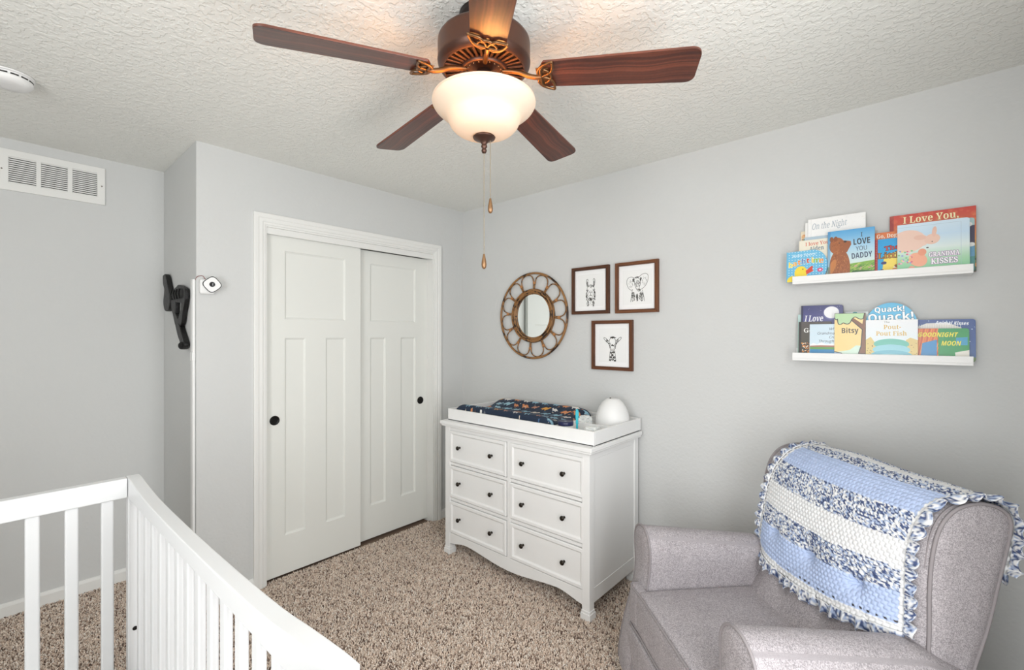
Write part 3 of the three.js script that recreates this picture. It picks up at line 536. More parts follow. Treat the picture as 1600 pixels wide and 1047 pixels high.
book('picture_book', 'orange picture book mostly hidden behind the blue and yellow cover', 2.652, 2.775, UP, 1.869, 0.052, 0.012, 0.008, 0xd9743f, true, '', (c, w, h) => { bg(c, w, h, '#e0783f', '#dc8348'); dots(c, w, h, 'rgba(200,80,40,.25)', 50, 4, 14); txt(c, 'Go, Dog', w * 0.32, h * 0.085, h * 0.12, '#fff6e6', SERIF, { fit: w * 0.54 }); }, GU);
book('picture_book', 'small blue and yellow picture book with a red spine', 2.653, 2.780, UP, 1.839, 0.066, 0.012, 0.007, 0xb3272b, true, '', (c, w, h) => {
  bg(c, w, h, '#1da3e0', '#28abe4'); c.fillStyle = '#b8272a'; c.fillRect(0, 0, 22, h); for (let y = 8; y < h; y += 16) blob(c, '#d98a7a', 11, y, 3, 3, 0);
  poly(c, '#f6dd63', [[50, h], [70, h * 0.42], [w, h * 0.3], [w, h]]); for (let i = 0; i < 14; i++) blob(c, ['#cf7d2c', '#3f3a6e', '#5b8b3a', '#f4ead6', '#9a5a28'][i % 5], 50 + rnd() * (w - 50), h * (0.62 + 0.3 * rnd()), 14, 20, rnd() * 3);
  poly(c, '#f0bb3c', [[50, h * 0.9], [w, h * 0.86], [w, h], [50, h]]); txt(c, 'The', w * 0.44, h * 0.25, h * 0.16, '#d2302b', SERIF, { stroke: '#221a16', lw: 5, rot: -0.1 }); txt(c, 'Little', w * 0.42, h * 0.45, h * 0.2, '#c8842a', SERIF, { stroke: '#221a16', lw: 7 });
}, GU);
book('picture_book', 'small pale book with flower drawing, upper ledge end', 2.378, 2.50, UP, 1.921, 0.026, 0.01, 0.005, 0xd8cdbb, false, '', (c, w, h) => { bg(c, w, h, '#e9dcc2', '#ece3d0'); blob(c, '#e8b887', w * 0.09, h * 0.1, 17, 22, 0.3); blob(c, '#d99a66', w * 0.11, h * 0.08, 7, 9, 0); blob(c, '#5f9a3c', w * 0.08, h * 0.2, 12, 20, 0.9); blob(c, '#3c7a30', w * 0.13, h * 0.17, 8, 16, -0.7); blob(c, '#9c3a30', w * 0.05, h * 0.16, 5, 6, 0); }, GU);
book('picture_book', 'plain thin white picture book behind the speckled white cover', 2.398, 2.60, UP, 1.957, 0.035, 0.011, 0.005, 0xeeeeec, true, '', (c, w, h) => bg(c, w, h, '#f4f4f2'), GU);
book('picture_book', 'tall white picture book with faint blue lettering, upper ledge', 2.411, 2.621, UP, 1.968, 0.048, 0.012, 0.010, 0xf1f1f0, true, '', (c, w, h) => {
  bg(c, w, h, '#f7f7f6'); for (let i = 0; i < 420; i++) { c.strokeStyle = ['#dfe3ea', '#ebe7dc', '#e4e6e2'][i % 3]; c.lineWidth = 1.5; const x = rnd() * w, y = rnd() * h; c.beginPath(); c.moveTo(x, y); c.lineTo(x + 14 * rnd(), y - 8 * rnd()); c.stroke(); }
  c.strokeStyle = '#e4e4e2'; c.lineWidth = 3; c.beginPath(); c.moveTo(24, 0); c.lineTo(24, h); c.stroke();
  txt(c, 'On the Night', w * 0.37, h * 0.12, h * 0.13, '#9fabb8', 'italic %px serif', { rot: -0.02, fit: w * 0.62 }); txt(c, 'You’ll', w * 0.72, h * 0.29, h * 0.10, '#a8b4bf', 'italic %px serif', { rot: -0.04 }); blob(c, '#f0e2ad', w * 0.52, h * 0.29, 16, 14, 0);
}, GU);
book('picture_book', 'light blue book edge behind the cream cover, upper ledge', 2.398, 2.56, UP, 1.886, 0.058, 0.012, 0.006, 0xa9c0d0, true, '', (c, w, h) => bg(c, w, h, '#b4c8d6', '#aec3d2'), GU);
book('picture_book', 'cream picture book with red and grey lettering, upper ledge', 2.379, 2.535, UP, 1.871, 0.068, 0.012, 0.008, 0xe8dfca, true, '', (c, w, h) => { bg(c, w, h, '#efe9d8', '#ece2cc'); txt(c, 'I love You,', w * 0.46, h * 0.095, h * 0.115, '#d5705a', SERIF, { rot: -0.02, fit: w * 0.62 }); txt(c, 'Aiden', w * 0.43, h * 0.215, h * 0.13, '#6d7f8e', SERIF, { rot: -0.02, fit: w * 0.36 }); for (let i = 0; i < 24; i++) blob(c, ['#d9a05c', '#8fae6a', '#d98a72'][i % 3], rnd() * w, h * (0.62 + rnd() * 0.36), 6, 9, rnd() * 3); }, GU);
book('picture_book', 'blue spotted board book with a yellow duck on its cover', 2.332, 2.489, UP, 1.822, 0.084, 0.01, 0.014, 0x58a6cd, true, 'bulge', (c, w, h) => {
  bg(c, w, h, '#6fbfe4', '#63b4de'); for (let y = 10; y < h; y += 26) for (let x = 8 + (y % 52 ? 13 : 0); x < w; x += 26) blob(c, '#e6f4fa', x, y, 4, 4, 0);
  txt(c, 'Baby loves', w * 0.42, h * 0.14, h * 0.11, '#e9f5fb', 'italic %px sans-serif', { rot: -0.04, sx: 1.2 });
  'bathtime'.split('').forEach((ch, i) => txt(c, ch, w * (0.10 + i * 0.108), h * (0.44 - 0.06 * Math.sin(i / 7 * 3.14) - 0.08 * i / 7), h * 0.23, ['#f2dd4a', '#f2a73c', '#e8842e', '#4a7ac0', '#d8433a', '#f2c93e', '#7fb84a', '#e88a2e'][i], SANS, { stroke: '#fdf6dc', lw: 4 }));
  blob(c, '#f3d83a', w * 0.36, h * 0.72, w * 0.16, h * 0.22, 0); blob(c, '#f3d83a', w * 0.16, h * 0.98, w * 0.15, h * 0.18, 0); blob(c, '#1c1c22', w * 0.41, h * 0.6, 4, 6, 0); poly(c, '#d8402f', [[w * 0.48, h * 0.66], [w * 0.62, h * 0.52], [w * 0.66, h * 0.53], [w * 0.64, h * 0.62], [w * 0.67, h * 0.68], [w * 0.6, h * 0.72], [w * 0.5, h * 0.78]]);
  blob(c, '#d84a7c', w * 0.83, h * 0.66, 23, 20, 0); blob(c, '#f8e2ea', w * 0.83, h * 0.66, 10, 8, 0);
}, GU);
book('picture_book', 'picture book with a brown bear on a grassy cover', 2.491, 2.654, UP, 1.894, 0.083, 0.012, 0.012, 0x4b86b0, true, '', (c, w, h) => {
  bg(c, w, h, '#4fa3da', '#a5d0ea', '#d5e7e6', '#dfe9c0'); poly(c, '#7fae45', [[0, h * 0.74], [w * 0.5, h * 0.70], [w, h * 0.66], [w, h], [0, h]]); for (let i = 0; i < 120; i++) { c.strokeStyle = ['#a5c25a', '#4f8a38', '#2f6a30', '#c9d070'][i % 4]; c.lineWidth = 3; const x = w * (0.35 + 0.65 * rnd()), y = h * (0.74 + 0.24 * rnd()); c.beginPath(); c.moveTo(x, y); c.lineTo(x + 40, y - 26); c.stroke(); }
  poly(c, '#35682f', [[w * 0.4, h], [w * 0.55, h * 0.84], [w, h * 0.86], [w, h]]); for (let i = 0; i < 10; i++) blob(c, '#d88aa0', w * (0.55 + 0.42 * rnd()), h * (0.74 + 0.2 * rnd()), 6, 5, 0);
  blob(c, '#9a5528', w * 0.26, h * 0.78, w * 0.23, h * 0.40, 0); blob(c, '#a65d2c', w * 0.20, h * 0.31, w * 0.17, h * 0.17, 0); poly(c, '#9a5528', [[w * 0.28, h * 0.2], [w * 0.5, h * 0.24], [w * 0.51, h * 0.31], [w * 0.42, h * 0.46], [w * 0.25, h * 0.5]]);
  for (const x of [0.08, 0.17]) blob(c, '#8c4a20', w * x, h * 0.17, w * 0.045, h * 0.055, 0); fur(c, w * 0.26, h * 0.72, w * 0.2, h * 0.34, ['#b96c34', '#7c421c', '#c98246'], 260, 18); fur(c, w * 0.2, h * 0.32, w * 0.13, h * 0.13, ['#b96c34', '#8a4a20'], 80, 12);
  blob(c, '#2a1c18', w * 0.38, h * 0.24, 12, 9, 0); blob(c, '#3a2620', w * 0.25, h * 0.26, 6, 4, 0); blob(c, '#c2783a', w * 0.1, h * 0.74, w * 0.07, h * 0.16, 0.3); c.fillStyle = 'rgba(60,120,170,.45)'; c.fillRect(0, 0, 20, h);
  txt(c, 'I', w * 0.73, h * 0.13, h * 0.12, '#2b3140', LIGHT, {}); txt(c, 'LOVE', w * 0.73, h * 0.265, h * 0.165, '#20242e', SANS, { rot: -0.04, fit: w * 0.37 }); txt(c, 'YOU', w * 0.73, h * 0.405, h * 0.12, '#39405a', LIGHT, { rot: -0.03, fit: w * 0.24 }); txt(c, 'DADDY', w * 0.73, h * 0.545, h * 0.155, '#2d3b5c', SANS, { rot: -0.05, fit: w * 0.44 });
}, GU);
book('picture_book', 'board book with a pink kangaroo cover, upper ledge', 2.727, 2.937, UP, 1.884, 0.086, 0.01, 0.016, 0xdbe6ea, false, 'round', (c, w, h) => {
  bg(c, w, h, '#cfe3f0', '#c2dbee', '#dbe9e6', '#9fd0a8', '#6fbf8c'); c.strokeStyle = '#a9bccb'; c.lineWidth = 2; c.strokeRect(-5, h * 0.06, w * 0.90, h * 0.95);
  blob(c, '#ecc9b8', w * 0.16, h * 0.34, w * 0.25, h * 0.22, 0); poly(c, '#ecc9b8', [[w * 0.3, h * 0.18], [w * 0.46, h * 0.3], [w * 0.42, h * 0.44], [w * 0.3, h * 0.5]]); blob(c, '#e9c3b0', w * 0.5, h * 0.34, w * 0.11, h * 0.1, -0.35); blob(c, '#e6bba8', w * 0.33, h * 0.29, w * 0.09, h * 0.05, 0.1); blob(c, '#e6bba8', w * 0.53, h * 0.2, w * 0.032, h * 0.1, 0.1); blob(c, '#4a3a38', w * 0.435, h * 0.5, 9, 6, 0); blob(c, '#3a2c2a', w * 0.5, h * 0.39, 4, 4, 0);
  blob(c, '#efa98a', w * 0.30, h * 0.72, w * 0.12, h * 0.15, -0.7); blob(c, '#e99878', w * 0.36, h * 0.58, w * 0.06, h * 0.07, 0); poly(c, '#e8a890', [[w * 0.05, h], [w * 0.2, h * 0.83], [w * 0.26, h * 0.86], [w * 0.14, h]]); for (let i = 0; i < 30; i++) blob(c, ['#d96a84', '#f0b8c8', '#8f9ad0', '#f2d08a', '#7fbf8a'][i % 5], w * (0.02 + 0.2 * rnd()), h * (0.52 + 0.26 * rnd()), 8, 7, rnd());
  txt(c, 'GRANDMA', w * 0.66, h * 0.645, h * 0.115, '#ffffff', SERIF, { stroke: '#8f6a9a', lw: 8, fit: w * 0.42 }); txt(c, 'KISSES', w * 0.665, h * 0.775, h * 0.15, '#ffffff', SERIF, { stroke: '#8f6a9a', lw: 8, fit: w * 0.37 });
  for (const y of [0.9, 0.95]) { c.fillStyle = '#eef6ee'; for (let x = 0; x < 13; x++) c.fillRect(w * (0.5 + x * 0.023), h * y, w * 0.016, 5); }
}, GU);

// lower ledge, back to front
book('picture_book', 'thin pale teal book at the back of the lower ledge end', 2.368, 2.43, LO, 1.531, 0.028, 0.01, 0.006, 0xb9d6d6, true, '', (c, w, h) => bg(c, w, h, '#bfdcd9', '#b4d6c2'), GL);
book('picture_book', 'navy night-sky book with a full moon on its cover', 2.383, 2.541, LO, 1.571, 0.042, 0.012, 0.012, 0x2c2f58, true, 'round', (c, w, h) => {
  bg(c, w, h, '#383a70', '#5a5b9c', '#444482'); dots(c, w, h, '#c8c8ea', 60, 1, 2.5); for (const [r, a] of [[70, 0.16], [60, 0.3]]) blob(c, 'rgba(225,228,255,' + a + ')', w * 0.73, h * 0.15, r, r, 0); blob(c, '#f3f3f6', w * 0.73, h * 0.14, 62, 58, 0);
  c.fillStyle = '#232548'; c.fillRect(0, 0, 14, h); txt(c, 'I Love', w * 0.30, h * 0.25, h * 0.16, '#f5f5fb', 'italic bold %px serif', { rot: -0.02, fit: w * 0.46 }); txt(c, 'You', w * 0.50, h * 0.43, h * 0.15, '#f5f5fb', 'italic bold %px serif', {});
}, GL);
book('picture_book', 'white and teal book top behind the tree cover, lower ledge', 2.55, 2.63, LO, 1.537, 0.04, 0.01, 0.006, 0xd5dcdd, true, '', (c, w, h) => { bg(c, w, h, '#d4dbdc', '#cdd6d8'); blob(c, '#2f8a8c', w * 0.42, h * 0.02, 18, 7, 0); }, GL);
book('picture_book', 'dark brown book behind the ship cover, lower ledge', 2.376, 2.50, LO, 1.496, 0.058, 0.012, 0.009, 0x2b2724, true, '', (c, w, h) => { bg(c, w, h, '#57504f', '#4c473c', '#2a2722'); c.fillStyle = '#2a2624'; c.fillRect(0, 0, 20, h); txt(c, 'Go', w * 0.30, h * 0.24, h * 0.17, '#f4f2ee', SERIF); for (let i = 0; i < 60; i++) blob(c, ['#e2923a', '#f6ead6', '#c8742a', '#3a2f28'][i % 4], w * (0.08 + 0.3 * rnd()), h * (0.58 + 0.3 * rnd()), 7, 5, rnd() * 3); }, GL);
book('picture_book', 'light blue book with a sea and ship cover, lower ledge', 2.4215, 2.56, LO, 1.484, 0.0725, 0.01, 0.005, 0xdfe9ee, true, '', (c, w, h) => {
  bg(c, w, h, '#cfe3f0', '#d6e8f2'); poly(c, '#f4f6f6', [[0, h * 0.62], [w * 0.1, h * 0.55], [w * 0.2, h * 0.6], [w * 0.32, h * 0.53], [w * 0.45, h * 0.6], [w * 0.7, h * 0.56], [w, h * 0.6], [w, h * 0.7], [0, h * 0.7]]); poly(c, '#a8705a', [[0, h * 0.64], [w * 0.3, h * 0.62], [w, h * 0.63], [w, h * 0.68], [0, h * 0.68]]); c.fillStyle = '#5f9a4a'; c.fillRect(0, h * 0.67, w, h * 0.08); c.fillStyle = '#2182b8'; c.fillRect(0, h * 0.74, w, h * 0.26); poly(c, '#1b6c9e', [[0, h * 0.9], [w, h * 0.86], [w, h], [0, h]]);
  poly(c, '#e8eaea', [[w * 0.42, h], [w * 0.56, h * 0.88], [w, h * 0.82], [w, h]]); poly(c, '#8a8f94', [[w * 0.5, h * 0.93], [w, h * 0.86], [w, h * 0.9]]);
  txt(c, 'When', w * 0.66, h * 0.14, h * 0.1, '#38424c', 'italic %px sans-serif'); txt(c, 'Grandma and', w * 0.54, h * 0.27, h * 0.1, '#38424c', 'italic %px sans-serif'); txt(c, 'Cruise', w * 0.67, h * 0.38, h * 0.1, '#38424c', 'italic %px sans-serif'); txt(c, 'Through', w * 0.44, h * 0.50, h * 0.1, '#38424c', 'italic %px sans-serif');
}, GL);
book('picture_book', 'yellow board book with a brown tree drawing', 2.515, 2.6235, LO, 1.530, 0.084, 0.01, 0.010, 0xcfd9c8, false, '', (c, w, h) => {
  bg(c, w, h, '#f3d792', '#f2cf86'); poly(c, '#cfe6d6', [[0, h * 0.86], [w * 0.5, h * 0.8], [w * 0.7, h * 0.70], [w, h * 0.72], [w, h], [0, h]]); poly(c, '#8fb0e4', [[0, h * 0.86], [w * 0.22, h * 0.88], [w * 0.3, h * 0.93], [w * 0.7, h], [0, h]]); c.strokeStyle = '#181410'; c.lineWidth = 7; c.beginPath(); c.moveTo(0, h * 0.845); c.lineTo(w * 0.22, h * 0.87); c.lineTo(w * 0.3, h * 0.92); c.lineTo(w * 0.7, h * 0.995); c.stroke();
  poly(c, '#7a4a2a', [[w * 0.97, 0], [w, 0], [w, h * 0.88], [w * 0.78, h * 0.88], [w * 0.86, h * 0.72], [w * 0.9, h * 0.36], [w * 0.56, h * 0.16], [w * 0.6, h * 0.1], [w * 0.9, h * 0.24]]); c.beginPath(); [[0.78, 0.88], [0.86, 0.72], [0.9, 0.36], [0.56, 0.16]].forEach(([x, y], i) => (i ? c.lineTo(w * x, h * y) : c.moveTo(w * x, h * y))); c.stroke(); c.beginPath(); c.moveTo(w * 0.78, h * 0.88); c.lineTo(w, h * 0.88); c.stroke();
  c.fillStyle = '#b5d7a4'; c.beginPath(); c.moveTo(0, 0); c.lineTo(0, h * 0.1); c.quadraticCurveTo(w * 0.04, h * 0.16, w * 0.1, h * 0.13); c.quadraticCurveTo(w * 0.1, h * 0.28, w * 0.22, h * 0.24); c.quadraticCurveTo(w * 0.3, h * 0.2, w * 0.32, h * 0.22); c.quadraticCurveTo(w * 0.5, h * 0.28, w * 0.56, h * 0.14); c.quadraticCurveTo(w * 0.66, h * 0.06, w * 0.72, h * 0.1); c.quadraticCurveTo(w * 0.86, h * 0.16, w * 0.93, h * 0.12); c.lineTo(w * 0.97, 0); c.closePath(); c.fill(); c.stroke();
  txt(c, 'Bitsy', w * 0.5, h * 0.38, h * 0.155, '#161210', SANS, { rot: -0.02, fit: w * 0.56 });
}, GL);
book('picture_book', 'arched sky blue book with white lettering, lower ledge', 2.622, 2.789, LO, 1.582, 0.060, 0.012, 0.014, 0x2f9fc8, false, 'arch', (c, w, h) => { bg(c, w, h, '#47b2de', '#55bbe2'); txt(c, 'Quack!', w * 0.47, h * 0.155, h * 0.12, '#ffffff', SANS, { rot: -0.05, stroke: '#1b6f94', lw: 7 }); txt(c, 'Quack!', w * 0.49, h * 0.285, h * 0.18, '#ffffff', SANS, { rot: -0.06, stroke: '#1b6f94', lw: 8 }); blob(c, '#e8bd4c', w * 0.55, h * 0.40, 46, 26, 0); }, GL);
book('picture_book', 'pale picture book with gold lettering and teal waves', 2.6245, 2.790, LO, 1.498, 0.086, 0.01, 0.008, 0xd6dad4, false, '', (c, w, h) => {
  bg(c, w, h, '#eceef0', '#dfe9ee', '#d3e6ea'); poly(c, '#d8c27a', [[0, h * 0.5], [w * 0.1, h * 0.42], [w * 0.2, h * 0.6], [w * 0.22, h], [0, h]]); poly(c, '#d9c078', [[w * 0.78, h * 0.5], [w * 0.86, h * 0.44], [w, h * 0.5], [w, h], [w * 0.8, h]]); for (let i = 0; i < 26; i++) blob(c, '#7a5a34', i % 2 ? w * (0.02 + 0.17 * rnd()) : w * (0.81 + 0.18 * rnd()), h * (0.55 + 0.38 * rnd()), 3, 3, 0);
  for (const [f, y, a] of [['#5fb8a8', 0.60, 0.34], ['#8fcbd8', 0.74, 0.36], ['#6fb6c8', 0.88, 0.40], ['#a5d6de', 0.97, 0.42]]) blob(c, f, w * 0.5, h * y, w * a, h * 0.13, 0);
  txt(c, 'The', w * 0.42, h * 0.06, h * 0.06, '#9a9a94', SERIF); txt(c, 'Pout-', w * 0.52, h * 0.18, h * 0.15, '#cfa94e', SERIF, { fit: w * 0.34 }); txt(c, 'Pout Fish', w * 0.5, h * 0.34, h * 0.15, '#cfa94e', SERIF, { fit: w * 0.6 });
}, GL);
book('picture_book', 'dark blue board book behind the green cover, lower ledge', 2.78, 2.956, LO, 1.497, 0.044, 0.01, 0.012, 0x24467c, false, 'round', (c, w, h) => { bg(c, w, h, '#254a8c', '#1f4f96', '#2a5a94'); dots(c, w, h, '#cfe0f2', 40, 1.5, 5); poly(c, '#dcd8d2', [[0, h * 0.2], [w * 0.2, h * 0.09], [w * 0.55, h * 0.08], [w * 0.78, h * 0.2], [w * 0.78, h * 0.3], [0, h * 0.3]]); for (let i = 0; i < 20; i++) { c.strokeStyle = '#f2efe8'; c.lineWidth = 3; c.beginPath(); c.moveTo(i * w * 0.04, h * 0.3); c.lineTo(i * w * 0.04, h * 0.12); c.stroke(); } txt(c, 'Animal Kisses', w * 0.62, h * 0.09, h * 0.115, '#f4f6fa', 'italic bold %px sans-serif', { rot: 0.04, fit: w * 0.54 }); blob(c, '#5a7a3a', w * 0.98, h, 40, 40, 0); }, GL);
book('picture_book', 'green and orange board book with slanted yellow lettering', 2.785, 2.937, LO, 1.461, 0.066, 0.01, 0.010, 0x2f8a52, false, 'round', (c, w, h) => {
  bg(c, w, h, '#1f9a56', '#1d9552'); poly(c, '#d8662e', [[0, 0], [w * 0.42, 0], [w * 0.42, h * 0.94], [0, h]]); for (let i = 0; i < 26; i++) { c.strokeStyle = ['#e88a3a', '#b84a26', '#f0a050'][i % 3]; c.lineWidth = 5; c.beginPath(); c.moveTo(i * 13, 0); c.lineTo(i * 9 - 30, h); c.stroke(); } poly(c, '#1d9552', [[w * 0.43, 0], [w, 0], [w, h], [w * 0.43, h]]);
  poly(c, '#2a8cc8', [[w * 0.12, h * 0.45], [w * 0.40, h * 0.34], [w * 0.40, h * 0.86], [w * 0.08, h * 0.92]]); poly(c, '#e9e6dc', [[w * 0.74, h * 0.72], [w, h * 0.64], [w, h], [w * 0.76, h]]); poly(c, '#2f9ac4', [[w * 0.76, h * 0.28], [w * 0.97, h * 0.26], [w * 0.97, h * 0.5], [w * 0.76, h * 0.5]]);
  txt(c, 'GOODNIGHT', w * 0.40, h * 0.19, h * 0.185, '#f6e63a', 'italic bold %px sans-serif', { fit: w * 0.76, stroke: '#8a8a20', lw: 2 }); txt(c, 'MOON', w * 0.66, h * 0.45, h * 0.19, '#f6e63a', 'italic bold %px sans-serif', { fit: w * 0.37, stroke: '#8a8a20', lw: 2 });
}, GL);

// ---------------------------------------------------------------- dresser and what stands on it
{
  const d = thing('dresser', 'white six-drawer dresser with dark knobs against the grey wall', 'dresser', [1.005, 0, 0.30]);
  const X0 = -0.555, X1 = 0.555, ZF = 0.26, ZB = -0.275, TOP = 0.837;      // local
  mesh('top', (() => { const s = new THREE.Shape(); const pr = [[0, 0], [0.010, 0.004], [0.014, 0.012], [0.020, 0.016], [0.025, 0.022], [0.025, 0.035], [-0.05, 0.035], [-0.05, 0]];
    return mg(box(X0 - 0.018, X1 + 0.018, TOP, TOP + 0.014, ZB, ZF + 0.018, 0.004), box(X0 - 0.026, X1 + 0.026, TOP + 0.012, TOP + 0.035, ZB, ZF + 0.026, 0.005)); })(), whiteLacquer, d);
  mesh('body', mg(box(X0 + 0.03, X1 - 0.022, 0.10, TOP, ZB + 0.004, ZF - 0.026)), whiteLacquer, d);
  // corner posts with stepped feet
  for (const [sx, z0, z1] of [[-1, ZF - 0.045, ZF], [1, ZF - 0.045, ZF], [-1, ZB, ZB + 0.045], [1, ZB, ZB + 0.045]]) {
    const a = sx < 0 ? X0 : X1 - 0.045, b = a + 0.045;
    const l = mesh('leg', boxUV(box(a, b, 0.03, TOP, z0, z1, 0.002)), whiteLacquer, d);
    mesh('foot', mg(box(a - 0.006, b + 0.006, -0.012, 0.030, z0 - 0.006, z1 + 0.006, 0.002), box(a - 0.003, b + 0.003, 0.028, 0.044, z0 - 0.003, z1 + 0.003, 0.003)), whiteLacquer, l);
  }
  // front frame rails and centre divider, curved apron
  const rows = [[0.604, 0.812], [0.372, 0.582], [0.140, 0.350]];
  mesh('front_frame', mg(box(X0 + 0.045, X1 - 0.045, 0.812, TOP, ZF - 0.03, ZF - 0.002), box(X0 + 0.045, X1 - 0.045, 0.584, 0.602, ZF - 0.03, ZF - 0.006, 0.002), box(X0 + 0.045, X1 - 0.045, 0.352, 0.370, ZF - 0.03, ZF - 0.006, 0.002), box(-0.006, 0.018, 0.13, TOP, ZF - 0.03, ZF - 0.004, 0.002)), whiteLacquer, d);
  { const s = new THREE.Shape(); const L = X0 + 0.045, Rr = X1 - 0.045; s.moveTo(L, 0.138); s.lineTo(L, 0.070); s.bezierCurveTo(L + 0.06, 0.072, L + 0.10, 0.098, L + 0.17, 0.094); s.bezierCurveTo(L + 0.28, 0.088, L + 0.38, 0.062, (L + Rr) / 2, 0.062); s.bezierCurveTo(Rr - 0.38, 0.062, Rr - 0.28, 0.088, Rr - 0.17, 0.094); s.bezierCurveTo(Rr - 0.10, 0.098, Rr - 0.06, 0.072, Rr, 0.066); s.lineTo(Rr, 0.138);
    mesh('apron', boxUV(plain(new THREE.ExtrudeGeometry(s, { depth: 0.018, bevelEnabled: true, bevelSize: 0.001, bevelThickness: 0.001, bevelSegments: 1, curveSegments: 24 }).translate(0, 0, ZF - 0.022))), whiteLacquer, d); }
  // side panels, framed
  for (const sx of [-1, 1]) { const x = sx < 0 ? X0 + 0.012 : X1 - 0.012; mesh('side_panel', mg(box(x - 0.006, x + 0.006, 0.12, TOP, ZB + 0.045, ZF - 0.045), box(sx < 0 ? X0 + 0.004 : X1 - 0.02, sx < 0 ? X0 + 0.02 : X1 - 0.004, 0.068, 0.145, ZB + 0.04, ZF - 0.04, 0.003), box(sx < 0 ? X0 + 0.004 : X1 - 0.02, sx < 0 ? X0 + 0.02 : X1 - 0.004, 0.80, TOP, ZB + 0.04, ZF - 0.04, 0.003)), whiteLacquer, d); }
  const knobG = lathe([[0, 0], [0.0075, 0], [0.0065, 0.002], [0.0042, 0.006], [0.0042, 0.010], [0.008, 0.013], [0.0125, 0.0175], [0.0135, 0.0215], [0.0115, 0.0255], [0.006, 0.028], [0, 0.0285]], 28).rotateX(Math.PI / 2);
  const knobMat = std(0x3f3a35, 0.2, { metalness: 0.9 });
  const cols = [[-0.5165, -0.010], [0.0145 + 0.002, 0.5265]];
  for (const [y0, y1] of rows) cols.forEach(([x0, x1], ci) => {
    const w = x1 - x0, h = y1 - y0, b = 0.026;
    const dr = new THREE.Group(); dr.name = 'drawer'; dr.position.set((x0 + x1) / 2, (y0 + y1) / 2, ZF - 0.003); d.add(dr);
    const hw = w / 2 - 0.002, hh = h / 2 - 0.002, pos = [];
    // raised border sloping in to a recessed field
    const rings = [[0, 0, -0.016], [0, 0, 0], [0.004, 0.004, 0.0035], [b - 0.008, b - 0.008, 0.0035], [b, b, -0.0035], [b + 0.002, b + 0.002, -0.004]];
    const cor = ([ix, iy, z]) => [[-hw + ix, -hh + iy, z], [hw - ix, -hh + iy, z], [hw - ix, hh - iy, z], [-hw + ix, hh - iy, z]];
    for (let r = 0; r + 1 < rings.length; r++) { const A = cor(rings[r]), B = cor(rings[r + 1]); for (let i = 0; i < 4; i++) { const j = (i + 1) % 4; for (const q of [A[i], A[j], B[j], A[i], B[j], B[i]]) pos.push(...q); } }
    const F = cor(rings[rings.length - 1]); for (const q of [F[0], F[1], F[2], F[0], F[2], F[3]]) pos.push(...q);
    const g = new THREE.BufferGeometry(); g.setAttribute('position', new THREE.Float32BufferAttribute(pos, 3)); g.computeVertexNormals();
    mesh('drawer_front', boxUV(g), whiteLacquer, dr);
    for (const x of ci ? [1.1165 - 1.005, 1.398 - 1.005] : [0.5825 - 1.005, 0.869 - 1.005]) { const k = mesh('knob', knobG, knobMat, dr); k.position.set(x - (x0 + x1) / 2 + (ci ? 0.003 : 0.003), 0, -0.004); }
  });
}
{
  const TY = 0.8725;
  const t = thing('changing_tray', 'white open changing tray sitting on the dresser top', 'tray', [1.005, TY, 0.30]);
  const x0 = -0.543, x1 = 0.572, z0 = -0.272, z1 = 0.246, h = 0.076, w = 0.013;
  mesh('tray_base', boxUV(box(x0, x1, 0, 0.007, z0, z1)), whiteLacquer, t);
  mesh('tray_wall', boxUV(box(x0, x1, 0.0, h, z1 - w, z1, 0.002)), whiteLacquer, t); mesh('tray_wall', boxUV(box(x0, x1, 0.0, h, z0, z0 + w, 0.002)), whiteLacquer, t);
  mesh('tray_wall', boxUV(box(x0, x0 + w, 0.0, h, z0 + w, z1 - w, 0.002)), whiteLacquer, t); mesh('tray_wall', boxUV(box(x1 - w, x1, 0.0, h, z0 + w, z1 - w, 0.002)), whiteLacquer, t);
  mesh('divider', boxUV(box(0.291, 0.299, 0.007, 0.066, z0 + w, z1 - w, 0.002)), whiteLacquer, t);
  mesh('divider', boxUV(box(0.299, x1 - w, 0.007, 0.066, 0.020, 0.030, 0.002)), whiteLacquer, t);
}
